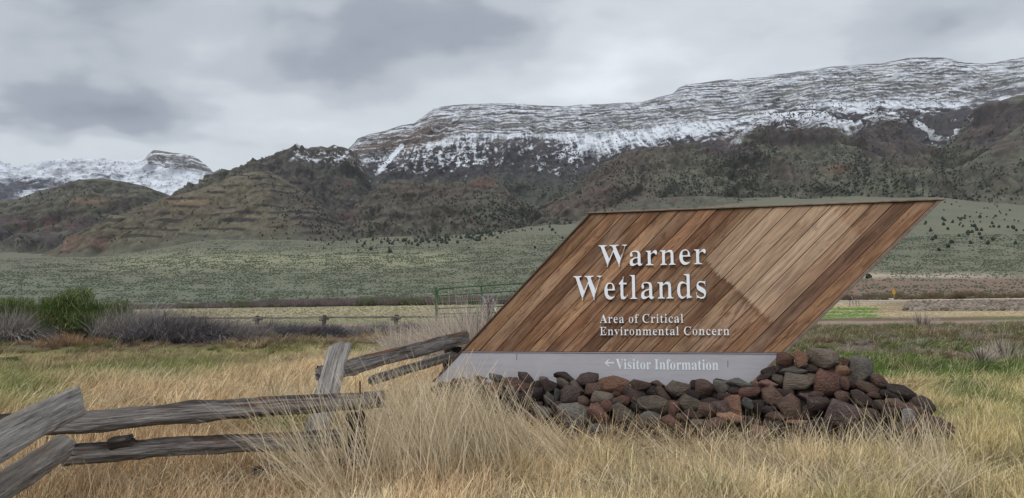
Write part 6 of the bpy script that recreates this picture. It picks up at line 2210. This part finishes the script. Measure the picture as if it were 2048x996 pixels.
flat('sign_plate', [(-0.42, 1.75), (0, 1.05), (0.42, 1.75), (0, 2.45)], -0.03, 0.02, M_yel, ws)
flat('curve_arrow', [(-0.05, 1.4), (0.05, 1.4), (0.05, 1.75), (0.16, 1.9), (0.20, 1.84), (0.24, 2.06), (0.05, 2.02), (0.10, 1.96), (-0.05, 1.82)], -0.045, 0.012, M_blk, ws)
flat('post', [(-0.06, -0.3), (0.06, -0.3), (0.06, 2.2), (-0.06, 2.2)], 0.0, 0.1, M_pst, ws)
st = P(1782, 594, 172.0)
V, F = rock_mesh(777)
o = add('pale_stone', mesh_np('pale_stone', V * (1.1, 0.8, 0.45), F), simple_mat('pale_stone', lin(196, 184, 168), 0.9, 0.15, 3), None, (st[0], st[1], float(gz(st[0], st[1])) + 0.1))
tag(o, 'small pale block on the ground at the foot of the yellow road sign', 'stone')

# broken posts left of the road, beside the sign's right edge
wp_ = pix_ground(1707, 612)
lp = empty('old_fence_stub', tuple(wp_), 'few short weathered posts leaning together just right of the sign edge', 'fence')
for i, (dx, hh, ln) in enumerate(((-0.5, 0.7, 0.1), (0.0, 1.3, -0.12), (0.35, 1.0, 0.05), (0.75, 0.9, -0.05))):
    k = rail('post', wp_ + (dx, 0, -0.1), wp_ + (dx + ln, 0.1, hh), 0.12, 0.12, M_tim, None, 80 + i, nseg=8)
    m_ = k.matrix_world.copy()
    k.parent = lp
    k.matrix_parent_inverse = Matrix.Translation(-Vector(lp.location))
    k.matrix_basis = m_
k = rail('brace', wp_ + (0.0, 0.05, 1.35), wp_ + (1.3, 0.05, 0.85), 0.06, 0.06, M_tim, None, 88, nseg=8)
m_ = k.matrix_world.copy()
k.parent = lp
k.matrix_parent_inverse = Matrix.Translation(-Vector(lp.location))
k.matrix_basis = m_

# utility poles far away
for (x, y0, y1, Y, lab) in ((42, 604, 558, 330, 'thin distant utility pole with a crossarm above the left green bush'), (1900, 556, 518, 420, 'thin distant utility pole on the sage slope at the right')):
    q, ok = fan_points(np.array([float(x)]), np.array([float(y0)]))
    b_ = P(x, y0, Y)
    b_[2] = float(gz(b_[0], b_[1]))
    H = P(x, y1, Y)[2] - b_[2]
    up_ = empty('utility_pole', tuple(b_), lab, 'utility pole')
    for nm, a_, c_, rd_ in (('pole', (0, 0, -0.5), (0, 0, H), 0.14), ('crossarm', (-1.5, -0.05, H - 0.7), (1.5, -0.05, H - 0.7), 0.09)):
        k = tube(nm, a_, c_, rd_, M_timd if False else simple_mat('pole_wood', lin(104, 98, 92), 0.9, 0.2, 1.0), None, 6)
        m_ = k.matrix_world.copy()
        k.parent = up_
        k.matrix_basis = m_
# ------------------------------------------------------------------ thin valley air: one closed box round the camera and all the land
hm = bpy.data.materials.new('haze')
hm.use_nodes = True
hm.node_tree.nodes.clear()
N = NB(hm.node_tree)
pv = N.n('ShaderNodeVolumePrincipled', {'Color': (0.80, 0.86, 0.95, 1), 'Density': 0.000018, 'Anisotropy': 0.0})
mo = N.n('ShaderNodeOutputMaterial')
N.link(pv.outputs[0], mo.inputs['Volume'])
x0, x1, y0, y1, z0, z1 = -6600.0, 4800.0, -62.0, 8000.0, -325.0, 1510.0
V = np.array([(x, y, z) for x in (x0, x1) for y in (y0, y1) for z in (z0, z1)])
F = np.array([(0, 1, 3, 2), (4, 6, 7, 5), (0, 4, 5, 1), (2, 3, 7, 6), (0, 2, 6, 4), (1, 5, 7, 3)])
hz = add('haze', mesh_np('haze', V, F, False), hm)
tag(hz, 'thin blue grey air between the camera and the mountains', 'haze', kind='stuff')
